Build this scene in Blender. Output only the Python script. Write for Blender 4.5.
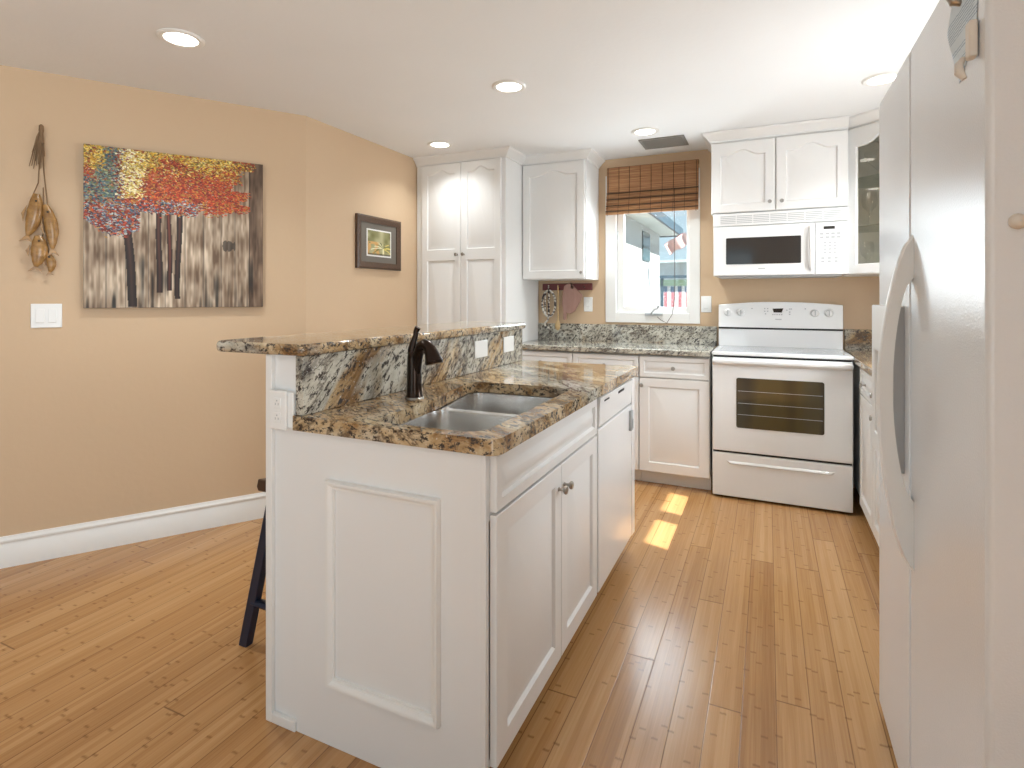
import bpy, bmesh, math, random
import numpy as np
from mathutils import Vector, Matrix, noise
for o in list(bpy.data.objects): bpy.data.objects.remove(o)
random.seed(7); rng = np.random.default_rng(7)
PI = math.pi; R = math.radians
SC = bpy.context.scene; COL = SC.collection

# ------------------------------------------------------------------ camera
YAW = math.atan(256/557.)
cd = bpy.data.cameras.new('camera'); cam = bpy.data.objects.new('camera', cd); COL.objects.link(cam)
cam.location = (0, 0, 1.25); cam.rotation_euler = (PI/2, 0, YAW)
cd.sensor_fit = 'HORIZONTAL'; cd.sensor_width = 36; cd.lens = 36*557/1024.
cd.shift_y = -(384-298)/1024.; cd.clip_start = .02; cd.clip_end = 300
SC.camera = cam

# ------------------------------------------------------------------ world, sun, large lights, exposure
SC.view_settings.view_transform = 'Standard'
try: SC.view_settings.look = 'None'
except Exception: pass
SC.view_settings.exposure = 0.44; SC.view_settings.gamma = 1.0
SC.view_settings.use_curve_mapping = False
SC.cycles.transparent_max_bounces = 24
H = 2.33                                    # ceiling height
W = bpy.data.worlds.new('sky'); SC.world = W; W.use_nodes = True
nt = W.node_tree; nt.nodes.clear()
out = nt.nodes.new('ShaderNodeOutputWorld'); bg = nt.nodes.new('ShaderNodeBackground')
tc = nt.nodes.new('ShaderNodeTexCoord'); sp = nt.nodes.new('ShaderNodeSeparateXYZ'); rp = nt.nodes.new('ShaderNodeValToRGB')
nt.links.new(tc.outputs['Generated'], sp.inputs[0]); nt.links.new(sp.outputs[2], rp.inputs[0])
rp.color_ramp.elements[0].position = 0.0; rp.color_ramp.elements[0].color = (.50, .66, .72, 1)
rp.color_ramp.elements[1].position = .45; rp.color_ramp.elements[1].color = (.22, .42, .60, 1)
nt.links.new(rp.outputs[0], bg.inputs[0]); bg.inputs[1].default_value = 1.0
nt.links.new(bg.outputs[0], out.inputs[0])

SUN_DIR = Vector((-1, .30, -1.01)).normalized()
sd = bpy.data.lights.new('sun', 'SUN'); sd.energy = 11; sd.angle = R(.6); sd.color = (1, .97, .9)
so = bpy.data.objects.new('sun', sd); COL.objects.link(so)
so.rotation_euler = SUN_DIR.to_track_quat('-Z', 'Y').to_euler()

def area_light(name, loc, direction, sx, sy, power, color=(1, 1, 1), spread=180):
    d = bpy.data.lights.new(name, 'AREA'); d.shape = 'RECTANGLE'; d.size = sx; d.size_y = sy
    d.energy = power; d.color = color; d.spread = R(spread)
    o = bpy.data.objects.new(name, d); COL.objects.link(o); o.location = loc
    o.rotation_euler = Vector(direction).to_track_quat('-Z', 'Y').to_euler()
    return o
# daylight in the openings: window over the right counter, stove-wall window; plus two added fill lights behind the camera
area_light('daylight_side_window', (1.18, 2.77, 1.45), (-1, 0, .10), .66, .82, 32, (.88, .94, 1))
area_light('daylight_kitchen_window', (-.78, 4.40, 1.55), (0, -1, -.05), .50, .7, 10, (.80, .92, 1))
area_light('fill_behind_camera', (-1.6, -2.85, 1.15), (-.15, 1, .55), 2.6, 2.0, 8, (.70, .88, 1), 130)  # added fill from behind, standing at an invented patio door
area_light('fill_right_behind', (1.03, -1.3, 1.2), (-1, .08, .30), 1.9, 2.0, 36, (.86, .94, 1), 115)  # added fill from the right, standing at an invented side door

# ------------------------------------------------------------------ object helpers
def tag(o, label=None, cat=None, group=None, kind=None):
    if label: o['label'] = label
    if cat: o['category'] = cat
    if group: o['group'] = group
    if kind: o['kind'] = kind
    return o
def thing(name, label, cat, loc=(0, 0, 0), rz=0, group=None, kind=None):
    o = bpy.data.objects.new(name, None); COL.objects.link(o); o.empty_display_size = .05
    o.location = loc; o.rotation_euler = (0, 0, rz)
    return tag(o, label, cat, group, kind)
def copy_tree(o, parent=None):
    c = o.copy(); COL.objects.link(c)
    if parent is not None: c.parent = parent
    for ch in list(o.children): copy_tree(ch, c)
    return c

class MB:
    def __init__(s): s.bm = bmesh.new()
    def loops(s, ls, cap0=True, cap1=True, closed=True):
        vs = [[s.bm.verts.new(p) for p in l] for l in ls]
        n = len(vs[0])
        for a, b in zip(vs, vs[1:]):
            for i in range(n if closed else n-1):
                j = (i+1) % n
                try: s.bm.faces.new((a[i], a[j], b[j], b[i]))
                except ValueError: pass
        if cap0: s.bm.faces.new(list(reversed(vs[0])))
        if cap1: s.bm.faces.new(vs[-1])
        return s
    def box(s, x0, x1, y0, y1, z0, z1):
        return s.loops([[(x0, y0, z), (x1, y0, z), (x1, y1, z), (x0, y1, z)] for z in (z0, z1)])
    def tube(s, pts, rad, n=12, cap=True, flat=1.0, side=None):
        pts = [Vector(p) for p in pts]
        if not hasattr(rad, '__len__'): rad = [rad]*len(pts)
        ls = []; prev = None
        for i, p in enumerate(pts):
            t = (pts[min(i+1, len(pts)-1)]-pts[max(i-1, 0)]).normalized()
            if prev is None:
                a = Vector(side) if side else (Vector((0, 0, 1)) if abs(t.z) < .9 else Vector((1, 0, 0)))
            else: a = prev
            a = (a-t*a.dot(t)).normalized(); prev = a; b = t.cross(a)
            ls.append([p+a*(rad[i]*math.cos(2*PI*k/n))+b*(rad[i]*flat*math.sin(2*PI*k/n)) for k in range(n)])
        return s.loops(ls, cap, cap)
    def lathe(s, prof, c=(0, 0, 0), axis=(0, 0, 1), n=24, cap0=True, cap1=True):
        q = Vector((0, 0, 1)).rotation_difference(Vector(axis)); c = Vector(c)
        return s.loops([[c+q @ Vector((r*math.cos(2*PI*k/n), r*math.sin(2*PI*k/n), z)) for k in range(n)] for r, z in prof], cap0, cap1)
    def sweep(s, path, prof, z=0, closed=False):
        """prof = closed list (out, up); out is to the right of the path's direction; mitred"""
        P = [Vector(p) for p in path]; ls = []
        for i, p in enumerate(P):
            ds = []
            if closed or i > 0: ds.append((p-P[i-1]).normalized())
            if closed or i < len(P)-1: ds.append((P[(i+1) % len(P)]-p).normalized())
            ns = [Vector((d.y, -d.x)) for d in ds]
            m = ns[0] if len(ns) == 1 else (ns[0]+ns[1])/(1+ns[0].dot(ns[1]))
            ls.append([(p.x+m.x*o, p.y+m.y*o, z+u) for o, u in prof])
        if closed: ls.append(ls[0])
        return s.loops(ls, not closed, not closed)
    def prism(s, poly, z0, z1, holes=()):
        """polygon (x,y) with holes extruded from z0 to z1"""
        for z, up in ((z0, False), (z1, True)):
            es = []
            for lp in [poly]+list(holes):
                v = [s.bm.verts.new((x, y, z)) for x, y in lp]
                es += [s.bm.edges.new((v[i], v[(i+1) % len(v)])) for i in range(len(v))]
            if holes: bmesh.ops.triangle_fill(s.bm, edges=es, use_beauty=True)
            else: bmesh.ops.contextual_create(s.bm, geom=es)
        for lp in [poly]+list(holes):
            s.loops([[(x, y, z0) for x, y in lp], [(x, y, z1) for x, y in lp]], False, False)
        bmesh.ops.remove_doubles(s.bm, verts=s.bm.verts, dist=1e-6)
        return s
    def xform(s, M): bmesh.ops.transform(s.bm, matrix=M, verts=s.bm.verts); return s
    def build(s, name, mat, parent=None, loc=(0, 0, 0), rot=(0, 0, 0), bevel=0, seg=2, ang=35, smooth=True, normals=True):
        if normals: bmesh.ops.recalc_face_normals(s.bm, faces=s.bm.faces)
        me = bpy.data.meshes.new(name); s.bm.to_mesh(me); s.bm.free()
        if smooth:
            me.shade_smooth(); me.set_sharp_from_angle(angle=R(ang))
        me.materials.append(mat)
        o = bpy.data.objects.new(name, me); COL.objects.link(o)
        o.location = loc; o.rotation_euler = rot
        if parent is not None: o.parent = parent
        if bevel:
            b = o.modifiers.new('bevel', 'BEVEL'); b.width = bevel; b.segments = seg; b.limit_method = 'ANGLE'; b.angle_limit = R(40)
            b.harden_normals = False
        return o
def rrect(x0, x1, y0, y1, r, n=6):
    rs = r if hasattr(r, '__len__') else [r]*4
    pts = []
    for (cx, cy, a, q) in ((x1-rs[0], y0+rs[0], -90, rs[0]), (x1-rs[1], y1-rs[1], 0, rs[1]), (x0+rs[2], y1-rs[2], 90, rs[2]), (x0+rs[3], y0+rs[3], 180, rs[3])):
        for k in range(n+1):
            t = R(a+90*k/n); pts.append((cx+q*math.cos(t), cy+q*math.sin(t)))
    return pts

def round_poly(pts, rad, n=8):
    """rounded polygon, counter-clockwise"""
    out_ = []; P_ = [Vector(p) for p in pts]
    for i, p in enumerate(P_):
        a = (P_[i-1]-p).normalized(); b = (P_[(i+1) % len(P_)]-p).normalized(); r = rad[i]
        half = a.angle(b)/2; d = min(r/math.tan(half), .49*min((P_[i-1]-p).length, (P_[(i+1) % len(P_)]-p).length))
        p0, p1 = p+a*d, p+b*d
        for k in range(n+1):
            t = k/n; q = p0*(1-t)**2+p*2*t*(1-t)+p1*t*t; out_.append((q.x, q.y))
    return out_
# ------------------------------------------------------------------ materials
def new_mat(name, color=(.8, .8, .8), rough=.5, metal=0, spec=None, coat=0):
    m = bpy.data.materials.new(name); m.use_nodes = True
    b = m.node_tree.nodes['Principled BSDF']
    b.inputs['Base Color'].default_value = (*color, 1); b.inputs['Roughness'].default_value = rough; b.inputs['Metallic'].default_value = metal
    if spec is not None: b.inputs['Specular IOR Level'].default_value = spec
    if coat: b.inputs['Coat Weight'].default_value = coat; b.inputs['Coat Roughness'].default_value = .08
    return m, m.node_tree, b
class N:
    """tiny node helper"""
    def __init__(s, nt): s.nt = nt
    def n(s, t, **k):
        x = s.nt.nodes.new(t)
        for a, v in k.items(): setattr(x, a, v)
        return x
    def set(s, sock, v):
        if isinstance(v, bpy.types.NodeSocket): s.nt.links.new(v, sock)
        else: sock.default_value = v
    def math(s, op, a, b=None, c=None, clamp=False):
        x = s.n('ShaderNodeMath', operation=op, use_clamp=clamp)
        for i, v in enumerate((a, b, c)):
            if v is not None: s.set(x.inputs[i], v)
        return x.outputs[0]
    def coords(s, kind='Object', scale=(1, 1, 1), rot=(0, 0, 0), loc=(0, 0, 0)):
        t = s.n('ShaderNodeTexCoord'); m = s.n('ShaderNodeMapping'); s.nt.links.new(t.outputs[kind], m.inputs[0])
        m.inputs['Scale'].default_value = scale; m.inputs['Rotation'].default_value = rot; m.inputs['Location'].default_value = loc
        return m.outputs[0]
    def noise(s, vec, scale, detail=4, rough=.5, dist=0):
        x = s.n('ShaderNodeTexNoise'); s.set(x.inputs['Vector'], vec); x.inputs['Scale'].default_value = scale
        x.inputs['Detail'].default_value = detail; x.inputs['Roughness'].default_value = rough; x.inputs['Distortion'].default_value = dist
        return x.outputs[0]
    def ramp(s, f, stops, interp='LINEAR'):
        x = s.n('ShaderNodeValToRGB'); s.set(x.inputs[0], f); cr = x.color_ramp; cr.interpolation = interp
        while len(cr.elements) < len(stops): cr.elements.new(.5)
        for e, (p, c) in zip(cr.elements, stops):
            e.position = p; e.color = (*c, 1) if len(c) == 3 else c
        return x.outputs[0]
    def mix(s, f, a, b, mode='MIX'):
        x = s.n('ShaderNodeMix', data_type='RGBA', blend_type=mode)
        s.set(x.inputs[0], f); s.set(x.inputs[6], a if isinstance(a, bpy.types.NodeSocket) else (*a, 1)); s.set(x.inputs[7], b if isinstance(b, bpy.types.NodeSocket) else (*b, 1))
        return x.outputs[2]
    def bump(s, h, strength, dist=.01):
        x = s.n('ShaderNodeBump'); s.set(x.inputs['Height'], h); x.inputs['Strength'].default_value = strength; x.inputs['Distance'].default_value = dist
        return x.outputs[0]
def bumpy(name, color, rough, scale, strength, dist=.002, detail=3, **k):
    m, nt, b = new_mat(name, color, rough, **k); g = N(nt)
    h = g.noise(g.coords(), scale, detail)
    nt.links.new(g.bump(h, strength, dist), b.inputs['Normal'])
    c = g.mix(g.noise(g.coords(), 2.0, 2), tuple(x*.97 for x in color), tuple(min(1, x*1.03) for x in color))
    nt.links.new(c, b.inputs['Base Color'])
    return m
M = {}
M['wall'] = bumpy('tan_wall_paint', (.64, .465, .30), .6, 30, .25, .003, 4)
M['ceiling'] = bumpy('ceiling_paint', (.87, .88, .885), .7, 40, .25, .003)
M['trim'] = bumpy('white_trim_paint', (.85, .84, .81), .35, 60, .02)
M['cabinet'] = bumpy('white_cabinet_lacquer', (.83, .825, .81), .3, 50, .02)
M['enamel'] = bumpy('white_enamel', (.85, .85, .84), .18, 20, .01)
M['fridge'] = bumpy('pebbled_white_enamel', (.78, .80, .82), .22, 260, .30, .0016, 2)
M['plastic'] = bumpy('white_plastic', (.86, .86, .84), .3, 40, .02)
M['seal'] = bumpy('dark_gap', (.02, .02, .02), .6, 40, .02)
M['dark_glass'] = bumpy('dark_glass', (.035, .032, .03), .06, 4, .01, .001)
M['glass_top'] = bumpy('ceramic_glass', (.42, .43, .45), .06, 300, .02)
M['nickel'] = bumpy('brushed_nickel', (.42, .40, .37), .28, 90, .05, metal=1)
M['steel'] = bumpy('stainless_steel', (.72, .71, .69), .27, 120, .04, metal=1)
M['bronze'] = bumpy('oil_rubbed_bronze', (.035, .022, .016), .22, 60, .05, metal=.85)
M['gray'] = bumpy('gray_plastic', (.45, .46, .47), .4, 60, .03)
M['ltgray'] = bumpy('light_gray_plastic', (.46, .47, .47), .4, 60, .03)
M['beige'] = bumpy('beige_plastic', (.74, .68, .60), .45, 60, .03)
M['navy'] = bumpy('navy_painted_wood', (.012, .02, .045), .35, 40, .08)
M['darkwood'] = bumpy('dark_brown_wood', (.07, .035, .02), .35, 40, .1)
M['maroon'] = bumpy('maroon_wood', (.16, .035, .035), .4, 40, .1)
M['vent'] = bumpy('gray_vent_metal', (.22, .21, .19), .5, 60, .03)
M['stucco'] = bumpy('white_stucco', (.52, .54, .54), .8, 50, .3)
M['eave'] = bumpy('slate_blue_fascia', (.04, .085, .12), .5, 20, .1)
M['soffit'] = bumpy('pale_soffit', (.62, .70, .70), .7, 20, .1)
M['hedge'] = bumpy('green_hedge_board', (.16, .24, .15), .8, 20, .4)
M['slate'] = bumpy('dark_teal_glass', (.03, .07, .08), .15, 4, .02)
M['ground'] = bumpy('pale_paving', (.22, .22, .20), .8, 8, .3)
M['paper'] = None

def glass_mat(name, tint=(1, 1, 1), mixf=.06):
    m = bpy.data.materials.new(name); m.use_nodes = True; nt = m.node_tree; nt.nodes.clear(); g = N(nt)
    o = g.n('ShaderNodeOutputMaterial'); t = g.n('ShaderNodeBsdfTransparent'); gl = g.n('ShaderNodeBsdfGlossy'); mx = g.n('ShaderNodeMixShader')
    fr = g.n('ShaderNodeLayerWeight'); fr.inputs[0].default_value = .5
    t.inputs[0].default_value = (*tint, 1); gl.inputs['Roughness'].default_value = .02
    f = g.math('ADD', g.math('MULTIPLY', g.math('POWER', fr.outputs[1], 5.0), .85), mixf, clamp=True)
    nt.links.new(f, mx.inputs[0]); nt.links.new(t.outputs[0], mx.inputs[1]); nt.links.new(gl.outputs[0], mx.inputs[2]); nt.links.new(mx.outputs[0], o.inputs[0])
    return m
M['pane'] = glass_mat('window_pane_glass')
M['cab_glass'] = glass_mat('cabinet_door_glass', (.97, .94, .89), .04)
M['shelf_glass'] = glass_mat('glass_shelf', (.85, .90, .87), .06)
M['crystal'] = glass_mat('clear_glassware', (1, 1, 1), .13)

def emis(name, color, s):
    m, nt, b = new_mat(name, color, .5); b.inputs['Emission Color'].default_value = (*color, 1); b.inputs['Emission Strength'].default_value = s
    return m
M['lamp'] = emis('downlight_lens', (1, .96, .88), 6.0)

def floor_mat():
    m, nt, b = new_mat('bamboo_planks', (.5, .3, .12), .2); g = N(nt)
    t = g.n('ShaderNodeTexCoord'); s = g.n('ShaderNodeSeparateXYZ'); nt.links.new(t.outputs['Object'], s.inputs[0])
    X, Y = s.outputs[0], s.outputs[1]
    PW, PL, SW = .0945, 1.85, .0945/5
    u = g.math('DIVIDE', g.math('ADD', X, .45+50*PW), PW); pi_ = g.math('FLOOR', u); fu = g.math('FRACT', u)
    def wn(v, w=None):
        x = g.n('ShaderNodeTexWhiteNoise', noise_dimensions='2D' if w is not None else '1D')
        if w is None: g.set(x.inputs['W'], v)
        else:
            c = g.n('ShaderNodeCombineXYZ'); g.set(c.inputs[0], v); g.set(c.inputs[1], w); nt.links.new(c.outputs[0], x.inputs['Vector'])
        return x.outputs['Value']
    v = g.math('ADD', g.math('DIVIDE', Y, PL), g.math('MULTIPLY', wn(pi_), 7.3)); bi = g.math('FLOOR', v); fv = g.math('FRACT', v)
    rnd = wn(pi_, bi)
    # strips inside a plank
    st = g.math('DIVIDE', X, SW); si = g.math('FLOOR', st)
    srnd = wn(si, bi)
    c = g.n('ShaderNodeCombineXYZ'); g.set(c.inputs[0], g.math('MULTIPLY', X, 170)); g.set(c.inputs[1], g.math('MULTIPLY', Y, 3.0)); g.set(c.inputs[2], g.math('MULTIPLY', rnd, 20))
    grain = g.noise(c.outputs[0], 1.0, 4, .6)
    c2 = g.n('ShaderNodeCombineXYZ'); g.set(c2.inputs[0], g.math('MULTIPLY', X, 9)); g.set(c2.inputs[1], g.math('MULTIPLY', Y, 1.2)); g.set(c2.inputs[2], g.math('MULTIPLY', rnd, 9))
    blot = g.noise(c2.outputs[0], 1.0, 3)
    tone = g.math('ADD', g.math('MULTIPLY', rnd, .22), g.math('ADD', g.math('MULTIPLY', grain, .50), g.math('ADD', g.math('MULTIPLY', srnd, .22), g.math('MULTIPLY', blot, .3))))
    col = g.ramp(tone, [(.22, (.26, .118, .040)), (.48, (.40, .20, .073)), (.68, (.49, .265, .105)), (.95, (.58, .345, .155))])
    # bamboo knuckles: short cross marks on each strip
    kn = g.math('FRACT', g.math('ADD', g.math('DIVIDE', Y, .23), g.math('MULTIPLY', wn(si), 5.7)))
    wob = g.math('MULTIPLY', g.math('SUBTRACT', grain, .5), .04)
    kd = g.math('ABSOLUTE', g.math('ADD', g.math('SUBTRACT', kn, .5), wob))
    km = g.math('SUBTRACT', 1, g.math('DIVIDE', kd, .03), clamp=True)
    km = g.math('MULTIPLY', km, g.math('GREATER_THAN', wn(si, g.math('FLOOR', g.math('ADD', g.math('DIVIDE', Y, .23), g.math('MULTIPLY', wn(si), 5.7)))), .45))
    col = g.mix(g.math('MULTIPLY', km, .62), col, (.17, .07, .02))
    # plank joints
    eu = g.math('MINIMUM', fu, g.math('SUBTRACT', 1, fu)); ev = g.math('MINIMUM', fv, g.math('SUBTRACT', 1, fv))
    gu = g.math('SUBTRACT', 1, g.math('DIVIDE', eu, .022), clamp=True); gv = g.math('SUBTRACT', 1, g.math('DIVIDE', ev, .0022), clamp=True)
    gap = g.math('MAXIMUM', gu, gv)
    col = g.mix(g.math('MULTIPLY', gap, .8), col, (.09, .035, .012))
    nt.links.new(col, b.inputs['Base Color'])
    nt.links.new(g.math('ADD', g.math('MULTIPLY', grain, .10), .19), b.inputs['Roughness'])
    nt.links.new(g.bump(g.math('SUBTRACT', g.math('MULTIPLY', grain, .12), gap), .18, .0015), b.inputs['Normal'])
    return m
M['floor'] = floor_mat()

def granite(name, gold=1.0, streak_rot=(0, 0, 0), rough=.06, brown=(.42, .52)):
    """flecked, streaked stone: cream or golden ground, brown zones, dark mineral dashes along one direction"""
    m, nt, b = new_mat(name, (.5, .45, .35), rough); g = N(nt)
    co = g.coords(rot=streak_rot)
    mp = g.n('ShaderNodeMapping'); nt.links.new(co, mp.inputs[0]); mp.inputs['Scale'].default_value = (1, .36, 1)
    sv = mp.outputs[0]
    pale = g.ramp(g.noise(sv, 14, 5, .65, .5), [(.30, (.13, .12, .105)), (.42, (.33, .31, .26)), (.52, (.52, .49, .405)), (.68, (.66, .64, .56))])
    warm = g.ramp(g.noise(sv, 11, 5, .65, .6), [(.28, (.08, .04, .018)), (.40, (.26, .145, .06)), (.50, (.47, .32, .165)), (.66, (.66, .54, .36))])
    zone = g.ramp(g.noise(sv, 2.6, 4, .6, .7), [(brown[0], (1, 1, 1)), (brown[1], (0, 0, 0))])
    c0 = g.mix(zone, pale, warm)
    fine = g.noise(sv, 80, 4, .75, .3)
    c1 = g.mix(g.ramp(fine, [(.52, (0, 0, 0)), (.58, (1, 1, 1))]), c0, (.05, .042, .038))
    f2 = g.noise(g.coords(rot=streak_rot, loc=(3, 7, 1)), 120, 3, .6)
    c2 = g.mix(g.ramp(f2, [(.62, (0, 0, 0)), (.70, (.8, .8, .8))]), c1, (.72, .66, .54) if gold > .5 else (.74, .73, .68))
    vn = g.noise(sv, 2.9, 6, .68, 1.2)
    vm = g.ramp(g.math('ABSOLUTE', g.math('SUBTRACT', vn, .5)), [(0, (1, 1, 1)), (.022, (0, 0, 0))])
    c3 = g.mix(g.math('MULTIPLY', vm, .75), c2, (.05, .03, .02))
    nt.links.new(c3, b.inputs['Base Color'])
    return m
M['granite_gold'] = granite('golden_granite', 1, (0, 0, R(-55)), .06, (.50, .62))
M['granite_pale'] = granite('pale_granite', 0, (R(-40), 0, 0), .1, (.44, .50))
M['granite_back'] = granite('grey_granite', 0, (0, R(30), R(60)), .06, (.38, .44))

def bamboo_blind_mat():
    m, nt, b = new_mat('woven_bamboo_slats', (.4, .2, .08), .6); g = N(nt)
    s1 = g.noise(g.coords(scale=(2.5, 1, 190)), 1, 3, .6)
    col = g.ramp(s1, [(.3, (.16, .065, .025)), (.5, (.36, .17, .07)), (.7, (.52, .29, .13))])
    nt.links.new(col, b.inputs['Base Color']); nt.links.new(g.bump(s1, .5, .002), b.inputs['Normal'])
    return m
M['blind'] = bamboo_blind_mat()
def wood(name, a, b_, rough=.4, scale=(60, 60, 4)):
    m, nt, b = new_mat(name, a, rough); g = N(nt)
    f = g.noise(g.coords(scale=scale), 1, 4, .6)
    nt.links.new(g.mix(f, a, b_), b.inputs['Base Color']); nt.links.new(g.bump(f, .15, .001), b.inputs['Normal'])
    return m
M['framewood'] = wood('dark_carved_frame', (.035, .018, .01), (.14, .075, .04), .35, (90, 90, 90))
M['spoonwood'] = wood('light_wood', (.55, .36, .16), (.70, .50, .26))
M['board'] = wood('reddish_wood', (.32, .16, .12), (.50, .31, .26), .45, (40, 40, 8))
M['fish'] = wood('carved_golden_wood', (.07, .028, .01), (.62, .34, .11), .25, (28, 28, 45))
M['raffia'] = wood('raffia', (.14, .08, .04), (.34, .22, .12), .8)
M['mat_board'] = bumpy('grey_brown_mat', (.16, .14, .115), .7, 120, .2)
def zebra():
    m, nt, b = new_mat('black_and_cream_pattern', (.1, .1, .1), .4); g = N(nt)
    f = g.noise(g.coords(scale=(40, 1, 60)), 1, 2)
    nt.links.new(g.ramp(f, [(.46, (.03, .02, .02)), (.52, (.75, .70, .62))]), b.inputs['Base Color']); return m
M['zebra'] = zebra()
def note_mat():
    m, nt, b = new_mat('blue_note_paper', (.6, .7, .8), .6); g = N(nt)
    w = g.n('ShaderNodeTexWave', wave_type='BANDS', bands_direction='Z'); nt.links.new(g.coords(rot=(R(-20), 0, 0)), w.inputs[0]); w.inputs['Scale'].default_value = 60; w.inputs['Distortion'].default_value = 3
    f2 = g.noise(g.coords(scale=(1, 90, 40)), 1, 2)
    f = g.math('MULTIPLY', g.math('GREATER_THAN', w.outputs[1], .72), g.math('GREATER_THAN', f2, .45))
    nt.links.new(g.mix(f, (.66, .74, .80), (.30, .40, .50)), b.inputs['Base Color']); return m
M['paper'] = note_mat()
def attr_mat(name, rough=.55, bump=.3):
    m, nt, b = new_mat(name, (1, 1, 1), rough); g = N(nt)
    a = g.n('ShaderNodeVertexColor'); a.layer_name = 'paint'
    nt.links.new(a.outputs[0], b.inputs['Base Color'])
    nt.links.new(g.bump(g.noise(g.coords(), 160, 3), bump, .001), b.inputs['Normal']); return m
M['painted'] = attr_mat('painted_canvas'); M['print'] = attr_mat('printed_picture', .3, .02)
M['flag'] = attr_mat('striped_cloth', .8, .05)

# ------------------------------------------------------------------ room shell
A = Vector((-3.235, 1.35)); Bp = Vector((-2.49, 2.49)); AD = (Bp-A).normalized()
A0 = A-AD*5.1                      # the angled wall runs on behind the camera
YW, XL, XR, YF = 4.27, -2.49, 1.09, -3.0
TH = .12
def struct(o, name=None): o['kind'] = 'structure'; return o
roompoly = [(A0.x, A0.y), (A0.x, YF), (XR, YF), (XR, YW), (XL, YW), (XL, Bp.y)]
if A0.y < YF: roompoly = [(A0.x, A0.y), (XR, A0.y), (XR, YW), (XL, YW), (XL, Bp.y)]; YF = A0.y
mb = MB(); mb.prism([(-6.9, -3.3), (1.3, -3.3), (1.3, 4.45), (-2.7, 4.45), (-2.7, 2.7), (-6.9, 2.7)], -.06, 0)
struct(mb.build('floor', M['floor'], smooth=False))
mb = MB(); mb.prism([(-6.9, -3.3), (1.3, -3.3), (1.3, 4.45), (-2.7, 4.45), (-2.7, 2.7), (-6.9, 2.7)], H, H+.1)
struct(mb.build('ceiling', M['ceiling'], smooth=False))
nrm = Vector((-AD.y, AD.x))
def quadprism(p, q, n, t=TH): return [(p.x, p.y), (q.x, q.y), (q.x+n.x*t, q.y+n.y*t), (p.x+n.x*t, p.y+n.y*t)]
mb = MB(); mb.prism([(A0.x, A0.y), (Bp.x, Bp.y), (Bp.x-TH, Bp.y+.04), (A0.x+nrm.x*TH, A0.y+nrm.y*TH)], 0, H)
struct(mb.build('wall_left', M['wall'], smooth=False))
mb = MB(); mb.box(XL-TH, XL, Bp.y, YW+TH, 0, H); struct(mb.build('wall_left_far', M['wall'], smooth=False))
# stove wall with the window opening
WX0, WX1, WZ0, WZ1 = -1.09, -.505, 1.12, 2.12
mb = MB(); mb.box(XL, WX0, YW, YW+TH, 0, H).box(WX1, XR, YW, YW+TH, 0, H).box(WX0, WX1, YW, YW+TH, 0, WZ0).box(WX0, WX1, YW, YW+TH, WZ1, H)
struct(mb.build('wall_back', M['wall'], smooth=False))
# right wall with the window over the side counter and an added door opening for the fill light
SY0, SY1, SZ0, SZ1 = 2.33, 3.21, 1.10, 1.80
mb = MB(); mb.box(XR, XR+TH, SY1, YW+TH, 0, H).box(XR, XR+TH, -.3, SY0, 0, H).box(XR, XR+TH, SY0, SY1, 0, SZ0).box(XR, XR+TH, SY0, SY1, SZ1, H)
mb.box(XR, XR+TH, -2.3, -.3, 2.2, H).box(XR, XR+TH, YF, -2.3, 0, H)
struct(mb.build('wall_right', M['wall'], smooth=False))
mb = MB(); mb.box(A0.x, -3.0, YF-TH, YF, 0, H).box(-.2, XR+TH, YF-TH, YF, 0, H).box(-3.0, -.2, YF-TH, YF, 2.2, H)
struct(mb.build('wall_front', M['wall'], smooth=False))
# unseen glazed doors, added behind the camera to house the fill lights
def glazed(name, x0, x1, y, along_x=True):
    t = thing(name, None, None, (0, 0, 0)); t['kind'] = 'structure'
    f = MB(); n = 3
    def bx(mb_, a0, a1, z0, z1, d0, d1):
        if along_x: mb_.box(a0, a1, y+d0, y+d1, z0, z1)
        else: mb_.box(y+d0, y+d1, a0, a1, z0, z1)
    bx(f, x0, x0+.06, 0, 2.2, 0, .06); bx(f, x1-.06, x1, 0, 2.2, 0, .06); bx(f, x0+.06, x1-.06, 2.13, 2.2, 0, .06); bx(f, x0+.06, x1-.06, 0, .06, 0, .06)
    m_ = (x0+x1)/2; bx(f, m_-.04, m_+.04, .06, 2.13, 0, .06)
    f.build('door_frame', M['trim'], t, smooth=False)
    p = MB(); bx(p, x0+.06, m_-.04, .06, 2.13, .025, .031); bx(p, m_+.04, x1-.06, .06, 2.13, .025, .031); p.build('door_glass', M['pane'], t, smooth=False)
glazed('added_door_1', -3.0, -.2, YF-.10, True); glazed('added_door_2', -2.3, -.3, XR+.05, False)

BB = [(0, 0), (.014, 0), (.014, .10), (.011, .106), (.011, .114), (.016, .118), (.016, .126), (.008, .134), (.006, .143), (0, .143)]
mb = MB(); mb.sweep([tuple(A0), tuple(Bp)], BB); struct(mb.build('baseboard_left', M['trim']))
mb = MB(); mb.sweep([tuple(Bp), (XL, 3.60)], BB); struct(mb.build('baseboard_left_far', M['trim']))
mb = MB(); mb.sweep([(XR, 1.0), (XR, -.3)], BB); struct(mb.build('baseboard_right', M['trim']))

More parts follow.
